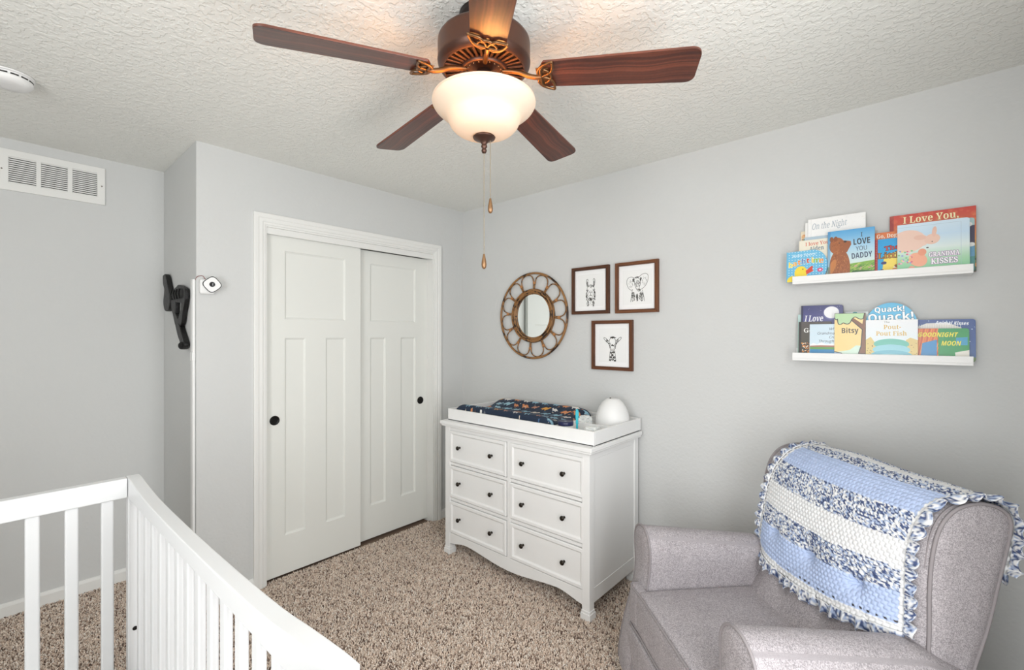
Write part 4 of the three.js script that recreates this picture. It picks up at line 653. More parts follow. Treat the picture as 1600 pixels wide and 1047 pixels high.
{ // contoured changing pad with a printed navy cover
  const print = canvasTex(1024, 512, (c, w, h) => {
    bg(c, w, h, '#16283f');
    const cols = ['#8fb9cc', '#d98f5e', '#8fb9cc', '#e0a24a', '#e8e4de', '#9cc3d2', '#c08a72', '#dcd2c4'];
    const dino = (x, y, s, col, fl) => { c.save(); c.translate(x, y); c.scale(fl * s, s); c.fillStyle = col; c.beginPath(); c.moveTo(-34, 4); c.quadraticCurveTo(-18, -4, -12, -10); c.quadraticCurveTo(2, -22, 16, -8); c.quadraticCurveTo(22, -22, 30, -24); c.quadraticCurveTo(40, -24, 38, -15); c.quadraticCurveTo(30, -13, 26, -4); c.quadraticCurveTo(22, 8, 14, 8); c.lineTo(14, 18); c.lineTo(8, 18); c.lineTo(7, 9); c.lineTo(-8, 9); c.lineTo(-9, 18); c.lineTo(-15, 18); c.lineTo(-15, 7); c.quadraticCurveTo(-24, 6, -34, 4); c.fill(); for (let i = 0; i < 5; i++) { c.beginPath(); const px = -10 + i * 6, py = -11 - 5 * Math.sin(i / 4 * 3.14); c.moveTo(px - 3, py + 3); c.lineTo(px, py - 5); c.lineTo(px + 3, py + 3); c.fill(); } c.restore(); };
    const fern = (x, y, s, col) => { c.save(); c.translate(x, y); c.scale(s, s); c.rotate(rnd() * 6); c.strokeStyle = col; c.lineWidth = 3; c.beginPath(); c.moveTo(0, 0); c.lineTo(24, 0); for (let i = 2; i < 7; i++) { c.moveTo(i * 4, 0); c.lineTo(i * 4 + 4, 6); c.moveTo(i * 4, 0); c.lineTo(i * 4 + 4, -6); } c.stroke(); c.restore(); };
    for (let j = 0; j < 7; j++) for (let i = 0; i < 11; i++) dino(i * 96 + (j % 2) * 48 + rr(-10, 10), 36 + j * 74 + rr(-8, 8), rr(0.95, 1.4), cols[Math.floor(rnd() * cols.length)], rnd() < 0.5 ? 1 : -1);
    for (let i = 0; i < 70; i++) fern(rnd() * w, rnd() * h, rr(0.4, 0.8), ['#3e6a86', '#c98a5a', '#dcd6cc', '#4a6f9a'][i % 4]); dots(c, w, h, '#e9d9c4', 60, 2, 4);
  });
  print.wrapS = print.wrapT = THREE.RepeatWrapping;
  const pad = thing('changing_pad', 'navy dinosaur print changing pad lying in the white tray', 'changing pad', [0.888, 0.8805, 0.300]);
  const L = 0.785, D = 0.46, nx = 60, nz = 36, pos = [], uv = [], idx = [];
  const top = (u, v) => { // u along x -1..1, v along z -1..1 : raised sides along the long edges
    const side = 0.050 * sstep(0.25, 0.95, Math.abs(v)), base = 0.055 + side + 0.012 * sstep(0.6, 1, Math.abs(u)) * 0;
    const ex = 1 - Math.pow(Math.abs(u), 14), ez = 1 - Math.pow(Math.abs(v), 16);
    return base * Math.pow(Math.max(ex, 0), 0.35) * Math.pow(Math.max(ez, 0), 0.35) + 0.0012 * Math.sin(u * 30 + v * 9);
  };
  for (let j = 0; j <= nz; j++) for (let i = 0; i <= nx; i++) { const s = (t) => Math.sign(t) * Math.pow(Math.abs(t), 0.8), u = s(i / nx * 2 - 1), v = s(j / nz * 2 - 1); pos.push(u * L / 2, top(u, v), v * D / 2); uv.push((u * L / 2) * 1.15 + 0.5, (-v * D / 2) * 2.3 + 0.5); }
  for (let j = 0; j < nz; j++) for (let i = 0; i < nx; i++) { const a = j * (nx + 1) + i, b = a + 1, c2 = a + nx + 1, d2 = c2 + 1; idx.push(a, c2, b, b, c2, d2); }
  const g = new THREE.BufferGeometry(); g.setAttribute('position', new THREE.Float32BufferAttribute(pos, 3)); g.setAttribute('uv', new THREE.Float32BufferAttribute(uv, 2)); g.setIndex(idx); g.computeVertexNormals();
  mesh('pad_cover', g, std(0xffffff, 0.75, { map: print, sheen: 0.2, sheenColor: new THREE.Color(0.5, 0.55, 0.65) }), pad);
  mesh('pad_bottom', boxUV(box(-L / 2 + 0.004, L / 2 - 0.004, -0.0005, 0.004, -D / 2 + 0.004, D / 2 - 0.004)), std(0x16283f, 0.8), pad);
}
{
  const dome = thing('humidifier', 'smooth white egg-shaped humidifier in the tray corner', 'humidifier', [1.466, 0.880, 0.160]);
  mesh('body', lathe([[0, 0], [0.086, 0], [0.092, 0.006], [0.0955, 0.024], [0.0965, 0.045], [0.0955, 0.072], [0.090, 0.104], [0.077, 0.138], [0.060, 0.164], [0.040, 0.182], [0.030, 0.188], [0.027, 0.1865], [0, 0.1865]], 64), whitePlastic, dome);
  mesh('mist_outlet', at(cyl(0.0045, 0.0045, 0.004, 16), -0.012, 0.188, 0.004), dark, dome);
  mesh('seam_ring', new THREE.TorusGeometry(0.0954, 0.0009, 8, 64).rotateX(Math.PI / 2).translate(0, 0.022, 0), std(0xdcdcdb, 0.5), dome);
  const jar = thing('cream_jar', 'white jar with a navy blue lid in the tray front', 'jar', [1.350, 0.880, 0.466]);
  mesh('jar_body', lathe([[0, 0], [0.038, 0], [0.041, 0.004], [0.041, 0.060], [0.037, 0.064], [0, 0.064]], 40), whitePlastic, jar);
  mesh('lid', lathe([[0.039, 0.062], [0.0425, 0.063], [0.043, 0.067], [0.043, 0.080], [0.041, 0.084], [0.036, 0.0855], [0.034, 0.084], [0, 0.084]], 40), std(0x20244f, 0.35), jar).userData.label = 'navy blue screw lid';
  mesh('lid_mark', boxUV(new THREE.CircleGeometry(0.007, 20).rotateX(-Math.PI / 2).scale(1.2, 1, 0.8).translate(0.002, 0.0843, 0.004)), std(0xdfe4f0, 0.5), jar);
  const sp = thing('cream_spatula', 'turquoise silicone spatula standing upright beside the jar', 'spatula', [1.405, 0.8798, 0.438], 0.72);
  { const s = new THREE.Shape(); const half = [[0.0055, 0], [0.006, 0.02], [0.0046, 0.05], [0.0040, 0.070], [0.0064, 0.074], [0.0064, 0.082], [0.0048, 0.088], [0.0066, 0.10], [0.0078, 0.118], [0.0074, 0.136], [0.0048, 0.147], [0, 0.150]]; s.setFromPoints([...half.map(([x, y]) => V2(x, y)), ...[...half].reverse().slice(1).map(([x, y]) => V2(-x, y))]);
    mesh('blade_and_handle', boxUV(plain(new THREE.ExtrudeGeometry(s, { depth: 0.003, bevelEnabled: true, bevelSize: 0.0012, bevelThickness: 0.0015, bevelSegments: 3 }).translate(0, 0.0012, -0.0015))), std(0x1fb4c6, 0.45), sp); }
  // folded printed diapers
  const diaperTex = canvasTex(256, 256, (c, w, h) => { bg(c, w, h, '#eef0ee'); for (let i = 0; i < 60; i++) { c.strokeStyle = ['#b9c4cc', '#c9c3a8', '#a5b4bd', '#d8d8d4'][i % 4]; c.lineWidth = 2; c.beginPath(); c.arc(rnd() * w, rnd() * h, 4 + rnd() * 10, rnd() * 6, rnd() * 6 + 2); c.stroke(); } });
  const dm = std(0xffffff, 0.85, { map: diaperTex });
  const diaper = (x, y, z, turn, w, hgt, dd, label) => {
    const o = thing('folded_diaper', label, 'diaper', [x, y, z], turn);
    const crum = (W, Hh, D, y0) => { const g = new THREE.SphereGeometry(1, 40, 28), p = g.attributes.position; for (let i = 0; i < p.count; i++) { const a = p.getX(i), b = p.getY(i), c2 = p.getZ(i); const k = 1 + 0.07 * Math.sin(a * 9 + b * 6) + 0.06 * Math.sin(c2 * 11 - b * 7); const sp2 = (t) => Math.sign(t) * Math.pow(Math.abs(t), 0.55); p.setXYZ(i, sp2(a) * W / 2 * k, (Math.max(sp2(b), -0.9) + 0.9) / 1.9 * Hh * k + y0, sp2(c2) * D / 2 * k); } g.computeVertexNormals(); return g; };
    mesh('folded_pad', crum(w, hgt, dd, 0), dm, o);
    mesh('elastic_tab', crum(w * 0.75, hgt * 0.22, dd * 0.6, hgt * 0.93), dm, o);
  };
  diaper(1.505, 0.8800, 0.446, 0.3, 0.088, 0.062, 0.10, 'crumpled white printed diaper in the tray front corner');
  diaper(1.344, 0.8800, 0.266, 0.0, 0.066, 0.075, 0.085, 'white printed diaper wedged between pad and humidifier');
}

// ---------------------------------------------------------------- armchair (local: x across, z forward, y up) and the blanket on its back
const CK = 0.96, CY = 1.4347 * (1 - CK);     // size of the chair; its measured heights start CY below
const CA = 43 * Math.PI / 180;
const CO = [2.7859 + CK * (2.165 - 2.7859), 2.5275 + CK * (0.94 - 2.5275)];
const chairTurn = -CA;                       // local +x -> (cos, sin) over the floor
const cy = (y) => y + CY / CK;               // measured height -> local height
const sideProfile = [[-0.50, 0.36], [-0.545, 0.46], [-0.558, 0.56], [-0.560, 0.70], [-0.568, 0.80], [-0.590, 0.88], [-0.632, 0.930], [-0.69, 0.950], [-0.745, 0.948], [-0.795, 0.928], [-0.818, 0.890], [-0.805, 0.82], [-0.78, 0.73], [-0.745, 0.60], [-0.70, 0.48], [-0.66, 0.36]];
const buttons = [[-0.29, 0.487], [-0.095, 0.487], [0.105, 0.487], [0.29, 0.487], [-0.19, 0.64], [0.005, 0.64], [0.195, 0.64]];
function backProfile(s) {                    // profile of the back at s across, as [z, y]
  const k = 1 - Math.pow(Math.abs(s) / 0.362, 3.2);
  return sideProfile.map(([z, y], i) => {
    let f = 0, up = 0;
    if (i <= 6) f = [0.125, 0.115, 0.098, 0.068, 0.05, 0.035, 0.015][i];
    if (i >= 6 && i <= 9) up = 0.014;
    if (i > 9) f = -0.012;
    return [z + f * Math.max(k, 0), y + up * Math.max(k, 0)];
  });
}
function backCurve(s) { return new THREE.SplineCurve(backProfile(s).map(([z, y]) => V2(z, y))); }
const backN = 96, backCols = {};
function backPoint(s, t) {                   // t 0..1 by arc length
  const key = s.toFixed(4); const c = backCols[key] ??= (() => { const q = backCurve(s); q.arcLengthDivisions = 120; return q.getSpacedPoints(400); })();
  const f = clamp(t) * 400, i = Math.min(399, Math.floor(f)), u = f - i; const p = c[i], q = c[i + 1];
  let z = p.x + (q.x - p.x) * u, y = p.y + (q.y - p.y) * u;
  if (t < 0.32) for (const [bs, by] of buttons) { const ds = s - bs, dy = y - by, r2 = ds * ds + dy * dy; z -= 0.022 * Math.exp(-r2 / 0.0006) + 0.012 * Math.exp(-r2 / 0.004) + 0.006 * Math.exp(-(Math.pow(Math.abs(ds) - Math.abs(dy) * 0.62, 2)) / 0.00005) * Math.exp(-r2 / 0.006) * (dy > 0 ? 1 : 0.3); }
  return V3(s, cy(y), z);
}
const CHAIR_FAB = std(0xffffff, 0.92, { map: fabricMap, bumpMap: fabricBump, bumpScale: 0.0006, sheen: 0.35, sheenColor: new THREE.Color(0.6, 0.58, 0.58), sheenRoughness: 0.6, specularIntensity: 0.25 });
const PIPING = std(0x918b8d, 0.9);
{
  const ch = thing('armchair', 'grey fabric wingback armchair with piped arms and tufted back', 'armchair', [CO[0], 0, CO[1]], chairTurn);
  ch.scale.setScalar(CK);
  // back
  const ns = 72, nt = 150, pos = [], idx = [], S = [];
  for (let i = 0; i <= ns; i++) { const u = i / ns * 2 - 1; S.push(0.362 * Math.sign(u) * Math.pow(Math.abs(u), 0.92)); }
  for (let i = 0; i <= ns; i++) for (let j = 0; j <= nt; j++) { const p = backPoint(S[i], j / nt); pos.push(p.x, p.y, p.z); }
  for (let i = 0; i < ns; i++) for (let j = 0; j < nt; j++) { const a = i * (nt + 1) + j, b = a + 1, c = a + nt + 1, d = c + 1; idx.push(a, c, b, b, c, d); }
  const g = new THREE.BufferGeometry(); g.setAttribute('position', new THREE.Float32BufferAttribute(pos, 3)); g.setIndex(idx); g.computeVertexNormals();
  const back = mesh('back', boxUV(g), CHAIR_FAB, ch);
  // side faces of the back, slightly domed, with double piping
  for (const sx of [-1, 1]) {
    const ring = []; const c = backCurve(0.362); for (const q of c.getSpacedPoints(120)) ring.push([q.x, q.y]);
    const cz = ring.reduce((t, q) => t + q[0], 0) / ring.length, cyy = ring.reduce((t, q) => t + q[1], 0) / ring.length;
    const P = [], I = [], K = 8, n = ring.length;
    for (let k = 0; k <= K; k++) for (const [z, y] of ring) { const f = 1 - k / K, dome = 0.014 * (1 - Math.pow(f, 5)); P.push(sx * (0.362 + dome), cy(cyy + (y - cyy) * f), cz + (z - cz) * f); }
    for (let k = 0; k < K; k++) for (let i = 0; i < n; i++) { const j = (i + 1) % n, a = k * n + i, b = k * n + j, c2 = a + n, d = b + n; if (sx > 0) I.push(a, c2, b, b, c2, d); else I.push(a, b, c2, b, d, c2); }
    const sg = new THREE.BufferGeometry(); sg.setAttribute('position', new THREE.Float32BufferAttribute(P, 3)); sg.setIndex(I); sg.computeVertexNormals();
    mesh('back_side_panel', boxUV(sg), CHAIR_FAB, ch);
    const line = c.getSpacedPoints(60);
    mesh('piping', mg(tube(line.map((q) => [sx * 0.364, cy(q.y), q.x]), 0.0052, 160, 8), tube(line.slice(4, 40).map((q) => { const n2 = [q.x - cz, q.y - cyy], l = Math.hypot(...n2); return [sx * 0.350, cy(q.y) + 0.001, q.x + 0.002]; }), 0.0035, 120, 8)), PIPING, ch);
  }
  for (const [bs, by] of buttons) { // covered buttons in the dimples
    let best = 0, bd = 9; for (let t = 0; t < 0.34; t += 0.002) { const p = backPoint(bs, t); if (Math.abs(p.y - cy(by)) < bd) { bd = Math.abs(p.y - cy(by)); best = t; } }
    const p = backPoint(bs, best); mesh('button', new THREE.SphereGeometry(0.011, 16, 10).scale(1, 1, 0.55).translate(p.x, p.y, p.z + 0.002), CHAIR_FAB, back);
  }
  // arms
  const armSec = [[-0.272, 0.02], [-0.270, 0.20], [-0.268, 0.40], [-0.262, 0.50], [-0.262, 0.555], [-0.278, 0.592], [-0.308, 0.615], [-0.345, 0.622], [-0.385, 0.612], [-0.415, 0.588], [-0.430, 0.552], [-0.428, 0.50], [-0.414, 0.44], [-0.406, 0.38], [-0.412, 0.28], [-0.418, 0.16], [-0.420, 0.02]];
  const armC = new THREE.SplineCurve(armSec.map(([x, y]) => V2(x, y))).getSpacedPoints(90);
  const frontZ = (y) => 0.078 * (1 - sstep(0.02, 0.5, y));
  for (const sx of [1, -1]) {
    const nz = 40, P = [], I = [], n = armC.length;
    const ap = (q, v) => { const z0 = frontZ(q.y), z = z0 + (-0.70 - z0) * v, drop = 0.115 * Math.max(0, -z) * sstep(0.25, 0.55, q.y) + 0.06 * sstep(0.7, 1, v) * sstep(0.25, 0.55, q.y); return [sx * -q.x * -1 * (1), cy(q.y - drop), z]; };
    for (let k = 0; k <= nz; k++) for (const q of armC) { const p = ap(q, k / nz); P.push(sx * -q.x * -1 === 0 ? 0 : sx * q.x, p[1], p[2]); }
    for (let k = 0; k < nz; k++) for (let i = 0; i + 1 < n; i++) { const a = k * n + i, b = a + 1, c = a + n, d = c + 1; if (sx > 0) I.push(a, c, b, b, c, d); else I.push(a, b, c, b, d, c); }
    const ag = new THREE.BufferGeometry(); ag.setAttribute('position', new THREE.Float32BufferAttribute(P, 3)); ag.setIndex(I); ag.computeVertexNormals();
    // front and back caps, slightly domed front
    const cap = (v, dome) => {
      const pts = armC.map((q) => V2(q.x, q.y)), cen = V2(-0.345, 0.42);
      const Q = [], J = [], K = 6;
      for (let k = 0; k <= K; k++) for (const q of pts) { const f = 1 - k / K; const cx = -0.345, yy = q.y; const x = cx + (q.x - cx) * f, y = yy < 0.55 ? yy : 0.55 + (yy - 0.55) * f; const z = (v ? -0.70 : frontZ(y)) + dome * (1 - Math.pow(f, 3)); const drop = v ? 0.115 * 0.7 * sstep(0.25, 0.55, y) + 0.06 * sstep(0.25, 0.55, y) : 0; Q.push(sx * x, cy(y - drop), z); }
      const n2 = pts.length; for (let k = 0; k < K; k++) for (let i = 0; i + 1 < n2; i++) { const a = k * n2 + i, b = a + 1, c = a + n2, d = c + 1; J.push(a, b, c, b, d, c); }
      const cg = new THREE.BufferGeometry(); cg.setAttribute('position', new THREE.Float32BufferAttribute(Q, 3)); cg.setIndex(J); cg.computeVertexNormals(); return cg;
    };
    const arm = mesh('arm', mg(ag, cap(1, 0)), CHAIR_FAB, ch);
    mesh('arm_front_panel', boxUV(cap(0, 0.012)), CHAIR_FAB, arm);
    mesh('arm_piping', tube(armC.filter((_, i) => i % 2 === 0).map((q) => [sx * q.x, cy(q.y), frontZ(q.y) + 0.001]), 0.0048, 160, 8), PIPING, arm);
  }
  // seat cushion with ears in front of the arms
  const pillow = (x0, x1, y0, y1, z0, z1, r, n, crown) => {
    const w = x1 - x0, h = y1 - y0, d = z1 - z0, q = new THREE.BoxGeometry(w, h, d, n, 10, n), p = q.attributes.position;
    for (let i = 0; i < p.count; i++) { let x = p.getX(i), y = p.getY(i), z = p.getZ(i); const cx = clamp(x, -w / 2 + r, w / 2 - r), c2 = clamp(y, -h / 2 + r, h / 2 - r), cz = clamp(z, -d / 2 + r, d / 2 - r); const v = V3(x - cx, y - c2, z - cz); if (v.length() > 1e-9) { v.setLength(Math.min(r, Math.max(Math.abs(v.x), Math.abs(v.y), Math.abs(v.z)) * 1.0)); } x = cx + v.x; y = c2 + v.y; z = cz + v.z; if (y > 0) y += crown * (1 - Math.pow(2 * x / w, 2)) * (1 - Math.pow(2 * z / d, 4)); p.setXYZ(i, x + (x0 + x1) / 2, y + (y0 + y1) / 2, z + (z0 + z1) / 2); }
    q.computeVertexNormals(); return q;
  };
  const cush = mesh('seat_cushion', mg(pillow(-0.268, 0.268, cy(0.225), cy(0.394), -0.47, 0.062, 0.022, 30, 0.018), pillow(-0.335, -0.25, cy(0.225), cy(0.392), 0.010, 0.062, 0.016, 10, 0), pillow(0.25, 0.335, cy(0.225), cy(0.392), 0.010, 0.062, 0.016, 10, 0)), CHAIR_FAB, ch);
  const rim = (y, z) => [[-0.268, cy(y), 0.012], [-0.322, cy(y), 0.014], [-0.331, cy(y), 0.024], [-0.331, cy(y), z - 0.010], [-0.322, cy(y), z], [-0.2, cy(y + 0.004), z], [0, cy(y + 0.006), z + 0.001], [0.2, cy(y + 0.004), z], [0.322, cy(y), z], [0.331, cy(y), z - 0.010], [0.331, cy(y), 0.024], [0.322, cy(y), 0.014], [0.268, cy(y), 0.012]];
  mesh('cushion_piping', tube(rim(0.388, 0.058), 0.0045, 160, 8), PIPING, cush);
  mesh('cushion_piping', tube(rim(0.228, 0.060), 0.0048, 160, 8), PIPING, cush);
  // front rail, base and feet
  mesh('front_rail', mg(pillow(-0.345, 0.345, cy(0.0), cy(0.224), -0.02, 0.075, 0.012, 12, 0)), CHAIR_FAB, ch);
  mesh('base', mg(box(-0.33, 0.33, cy(0.01), cy(0.2), -0.64, 0.0, 0.01)), CHAIR_FAB, ch);
  for (const [x, z] of [[-0.32, 0.03], [0.32, 0.03], [-0.32, -0.60], [0.32, -0.60]]) mesh('foot', at(cyl(0.022, 0.016, cy(0.02) + 0.012, 16), x, (cy(0.02) - 0.012) / 2, z), std(0x2c211b, 0.5), ch);
  ch.userData.k = undefined; delete ch.userData.k;
}
{ // crocheted striped blanket draped over the back
  const bl = thing('crochet_blanket', 'blue and white striped crochet blanket with ruffled edge over the armchair back', 'blanket', [CO[0], 0, CO[1]], chairTurn);
  bl.scale.setScalar(CK);
  const tOfY = (y) => { let best = 0, bd = 9; for (let t = 0; t < 0.5; t += 0.004) { const p = backPoint(0, t); if (Math.abs(p.y - cy(y)) < bd) { bd = Math.abs(p.y - cy(y)); best = t; } } return best; };
  const tBot = tOfY(0.535), tTop = (() => { let b = 0, by = -1; for (let t = 0.2; t < 0.75; t += 0.004) { const p = backPoint(0, t); if (p.y > by) { by = p.y; b = t; } } return b; })(), tEnd = 0.70;
  const knots = (list, v) => { for (let i = 0; i + 1 < list.length; i++) if (v <= list[i + 1][0]) { const [a, x] = list[i], [b, y] = list[i + 1], u = clamp((v - a) / (b - a)), s = u * u * (3 - 2 * u); return x + (y - x) * s; } return list[list.length - 1][1]; };
  const sl = (v) => knots([[0, -0.318], [0.3, -0.285], [0.62, -0.262], [1, -0.262]], v), sr = (v) => knots([[0, 0.330], [0.35, 0.322], [0.5, 0.325], [0.66, 0.352], [1, 0.368]], v);
  const vTop = (tTop - tBot) / (tEnd - tBot);
  const surf = (u, v, off) => {            // u 0..1 across, v 0..1 from the front hem over the top to the rear hem
    const s = sl(v) + (sr(v) - sl(v)) * u;
    const sag = 0.018 * Math.sin(u * 3.1) * (1 - v) - 0.028 * u * (1 - clamp(v / 0.4));
    const t = clamp(tBot + (tEnd - tBot) * v - sag);
    const sc = clamp(s, -0.361, 0.361), e = 1e-3;
    const a = backPoint(sc, t), b = backPoint(sc, Math.min(1, t + e)), tg = b.clone().sub(a).normalize();
    const n = V3(0, tg.z, -tg.y); if (n.lengthSq() < 1e-9) n.set(0, 1, 0); n.normalize(); if (n.z * (v < vTop * 0.8 ? 1 : 0) < 0) n.negate(); if (v > vTop * 0.8 && v < vTop * 1.2 && n.y < 0) n.negate(); if (v >= vTop * 1.2 && n.z > 0) n.negate();
    a.x += s - sc;
    const drape = 0.010 + 0.004 * Math.sin(u * 9 + v * 7) * (0.5 + 0.5 * Math.sin(v * 11)) + 0.012 * Math.exp(-Math.pow((t - 0.12) / 0.06, 2)) * 0;
    return [a.addScaledVector(n, drape + off), n, tg];
  };
  // stripes along v: [upto in units of the front height, kind]
  const bands = [[0.045, 'w'], [0.235, 'b'], [0.385, 'm'], [0.555, 'w'], [0.715, 'm'], [0.885, 'b'], [0.985, 'm'], [1.04, 'w'], [1.2, 'm'], [1.4, 'b'], [1.6, 'm'], [9, 'w']];
  const kindAt = (v) => { const f = v / vTop; for (const [e, k] of bands) if (f < e) return k; return 'w'; };
  const C = { w: [0.74, 0.745, 0.75], b: [0.44, 0.53, 0.74], n: [0.065, 0.09, 0.19], l: [0.36, 0.43, 0.58] };
  const nu = 280, nv = 320, pos = [], col = [], idx = [];
  const cell = {}; const hash = (a, b) => { let h = Math.imul(a * 374761393 + b * 668265263, 1274126177); h = Math.imul(h ^ (h >>> 13), 1274126177); return ((h ^ (h >>> 16)) >>> 0) / 4294967296; };
  const mixed = (iu, iv) => { const r = hash(iu, iv); return r < 0.30 ? C.n : r < 0.58 ? C.l : C.w; };
  const wu = 0.62, wv = (tEnd - tBot) * backCurve(0).getLength();
  for (let j = 0; j <= nv; j++) for (let i = 0; i <= nu; i++) {
    const u = i / nu, v = j / nv, x = u * wu, y = v * wv;
    const row = Math.floor(y / 0.0145), fy = y / 0.0145 - row, px = x / 0.0155 + (row % 2) * 0.5, fx = px - Math.floor(px);
    // v-shaped stitches: two slanted strands per cell
    const st = Math.abs(fx - 0.5) * 2, h = 0.006 * (Math.pow(Math.sin(Math.PI * clamp(fy * 0.92 + 0.10 * st)), 0.7) * (0.22 + 0.78 * Math.pow(Math.sin(Math.PI * fx), 0.6))) - 0.0015 * Math.exp(-Math.pow((st - 0.0) / 0.18, 2)) * 0.5;
    const [p] = surf(u, v, h); pos.push(p.x, p.y, p.z);
    let k = kindAt(v); if (u < 0.022 || u > 0.978) k = 'w';
    let c = k === 'm' ? mixed(Math.floor(x / 0.0055 + y / 0.006), Math.floor(y / 0.0052)) : C[k]; const w = 0.94 + 0.1 * hash(Math.floor(px) + 7, row + 3); col.push(c[0] * w, c[1] * w, c[2] * w);
  }
  const hole = (i, j) => { const v = j / nv / vTop; return v > 0.050 && v < 0.064 && i > 90 && i % 9 < 3 && hash(i - i % 9, 5) < 0.75; };   // loose open stitches above the white hem
  for (let j = 0; j < nv; j++) for (let i = 0; i < nu; i++) { if (hole(i, j)) continue; const a = j * (nu + 1) + i, b = a + 1, c = a + nu + 1, d = c + 1; idx.push(a, b, c, b, d, c); }
  const yarn = std(0xffffff, 0.95, { vertexColors: true, sheen: 0.3, sheenColor: new THREE.Color(0.7, 0.75, 0.85), specularIntensity: 0.2 });
  const geo = (P, K, I) => { const g = new THREE.BufferGeometry(); g.setAttribute('position', new THREE.Float32BufferAttribute(P, 3)); g.setAttribute('color', new THREE.Float32BufferAttribute(K, 3)); g.setIndex(I); g.computeVertexNormals(); return g; };
  const body = mesh('crochet_panel', geo(pos, col, idx), yarn, bl);
  body.userData.label = 'crocheted panel of light blue, white and mottled navy stripes';
  // ruffles along the four edges
  const ruffle = (edge, out, len, W, amp, period) => {   // a plump wavy frill with a rounded outer edge
    const n = Math.round(len / 0.0026), m = 16, P = [], K = [], I = [];
    for (let i = 0; i <= n; i++) {
      const q = i / n, [e, nn] = edge(q), o = out(q, nn), tan = V3().crossVectors(nn, o).normalize(), ph = q * len / period * 2 * Math.PI;
      const wob = 0.9 + 0.12 * Math.sin(ph * 0.37 + 1) + 0.07 * Math.sin(ph * 1.31);
      for (let k = 0; k <= m; k++) {
        const a = k / m * 2 * Math.PI, w = 0.5 + 0.5 * Math.cos(a), th = 0.0052 * Math.sin(a) * (0.7 + 0.3 * Math.sin(w * 30 + i * 0.9));
        const p = e.clone().addScaledVector(o, W * wob * (w - 0.12) * (1 + 0.10 * Math.sin(ph + 0.8))).addScaledVector(nn, amp * Math.sin(ph) * Math.pow(w, 0.7) + 0.007 + th).addScaledVector(tan, amp * 0.5 * Math.cos(ph * 1.0) * w);
        P.push(p.x, p.y, p.z); const c = mixed(Math.floor(i / 2) + 1000, Math.floor(w * 9) + (i >> 2)), f = 0.95 + 0.1 * hash(i, k), t = w < 0.10 ? C.w : c; K.push(t[0] * f, t[1] * f, t[2] * f);
      }
    }
    for (let i = 0; i < n; i++) for (let k = 0; k < m; k++) { const a = i * (m + 1) + k, b = a + 1, c = a + m + 1, d = c + 1; I.push(a, c, b, b, c, d); }
    return geo(P, K, I);
  };
  const ax = (v) => V3(v, 0, 0);
  mesh('ruffle', ruffle((q) => surf(q, 0, 0.001), (q, n) => { const [, , t] = surf(q, 0, 0); return t.clone().negate(); }, wu, 0.042, 0.007, 0.040), yarn, bl);
  mesh('ruffle', ruffle((q) => surf(0, q, 0.001), () => ax(-1), wv, 0.029, 0.009, 0.042), yarn, bl);
  mesh('ruffle', ruffle((q) => surf(1, q, 0.001), () => ax(1), wv, 0.036, 0.010, 0.044), yarn, bl);
  mesh('ruffle', ruffle((q) => surf(q, 1, 0.001), (q, n) => { const [, , t] = surf(q, 1, 0); return t.clone(); }, wu, 0.042, 0.007, 0.040), yarn, bl);
}

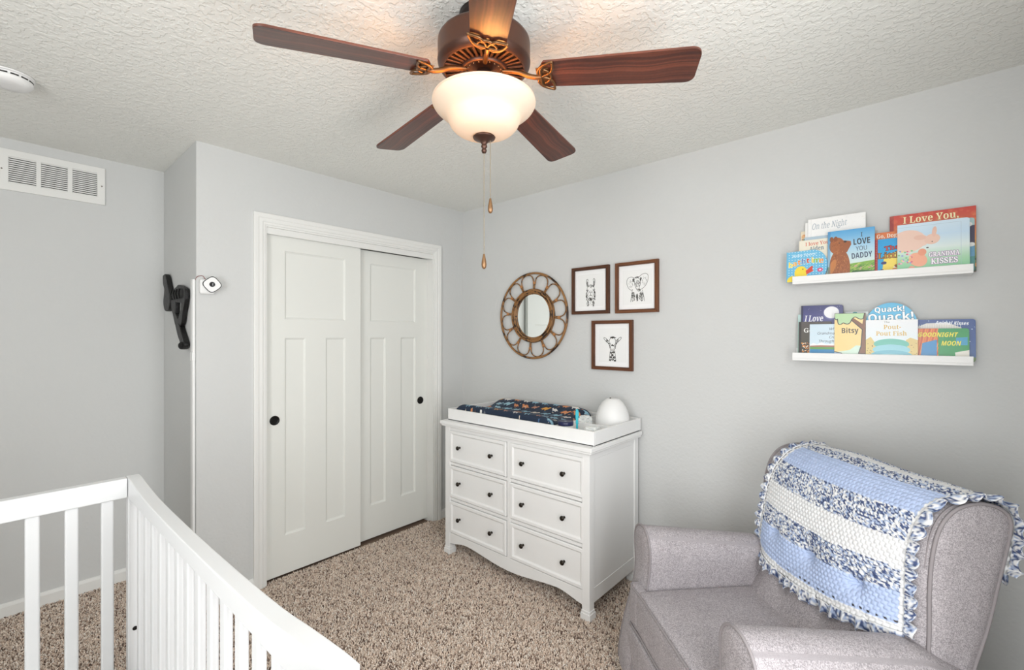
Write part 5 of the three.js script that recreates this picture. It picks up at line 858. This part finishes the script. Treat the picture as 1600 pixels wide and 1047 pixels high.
// ---------------------------------------------------------------- crib
{
  const cr = thing('crib', 'white slatted baby crib in front of the closet doors', 'crib', [0.745, 0, 2.198], 0.017);
  const L = 1.43, D = 0.70, TH = 0.948, w = 0.036;
  // long side (toward the dresser): top rail with a gently dipping top edge
  const longRail = () => { const s = new THREE.Shape(); s.moveTo(0, 0.878); s.lineTo(L, 0.878); s.lineTo(L, 0.952); for (const q of new THREE.SplineCurve([[L, 0.952], [L - 0.05, 0.951], [1.28, 0.943], [1.16, 0.932], [0.95, 0.925], [0.65, 0.922], [0.32, 0.926], [0.16, 0.936], [0.05, 0.947], [0, TH]].map(([x, y]) => V2(x, y))).getPoints(80).slice(1)) s.lineTo(q.x, q.y); return boxUV(plain(new THREE.ExtrudeGeometry(s, { depth: w - 0.006, bevelEnabled: true, bevelSize: 0.003, bevelThickness: 0.003, bevelSegments: 2, bevelOffset: -0.003, curveSegments: 24 }).translate(0, 0, 0.003))); };
  const paint = std(0xe6e7e8, 0.35, { specularIntensity: 0.5 });
  const lr = longRail();
  for (const z of [0, D - w]) {
    const r = mesh('side_top_rail', lr, paint, cr); r.position.z = z;
    mesh('side_bottom_rail', boxUV(box(0.03, L - 0.03, 0.14, 0.20, z + 0.004, z + w - 0.004, 0.004)), paint, cr);
    const slat = boxUV(box(-0.0165, 0.0165, 0.19, 0.90, 0.009, w - 0.009, 0.006));
    for (let i = 0; i < 14; i++) { const q = mesh('slat', slat, paint, cr); q.position.set(0.128 + i * 0.0888, 0, z); }
  }
  const endRail = boxUV(box(0, w, 0.882, TH, w + 0.001, D - w - 0.001, 0.004));
  for (const x of [0, L - w]) {
    const r = mesh('end_top_rail', endRail, paint, cr); r.position.x = x;
    mesh('end_bottom_rail', boxUV(box(x + 0.004, x + w - 0.004, 0.14, 0.20, 0.03, D - 0.03, 0.004)), paint, cr);
    const slat = boxUV(box(0.009, w - 0.009, 0.19, 0.89, -0.0165, 0.0165, 0.006));
    for (let i = 0; i < 7; i++) { const q = mesh('slat', slat, paint, cr); q.position.set(x, 0, 0.087 + i * 0.0865); }
    for (const z of [0, D - w]) {
      const p = mesh('corner_post', boxUV(box(x, x + w, 0, 0.884, z, z + w, 0.003)), paint, cr);
      if (x === 0 && z === 0) mesh('bolt', mg(at(cyl(0.006, 0.006, 0.003, 16), x + w + 0.0005, 0.43, z + w / 2, 0, 0, Math.PI / 2), at(new THREE.TorusGeometry(0.006, 0.0012, 6, 18), x + w + 0.001, 0.43, z + w / 2, 0, Math.PI / 2, 0)), std(0x2a2826, 0.4, { metalness: 0.8 }), p);
    }
  }
  mesh('mattress_support', boxUV(box(0.04, L - 0.04, 0.165, 0.18, 0.04, D - 0.04)), std(0x8d8d8d, 0.6), cr);
  const mt = thing('crib_mattress', 'white sheeted mattress lying low inside the crib', 'mattress', [0.745, 0.181, 2.198], 0.017);
  mesh('fitted_sheet', boxUV(plain(new RoundedBoxGeometry(L - 0.10, 0.125, D - 0.10, 5, 0.03).translate(L / 2, 0.063, D / 2))), std(0xf1f0ee, 0.85), mt);
}

renderer.render(scene, camera);
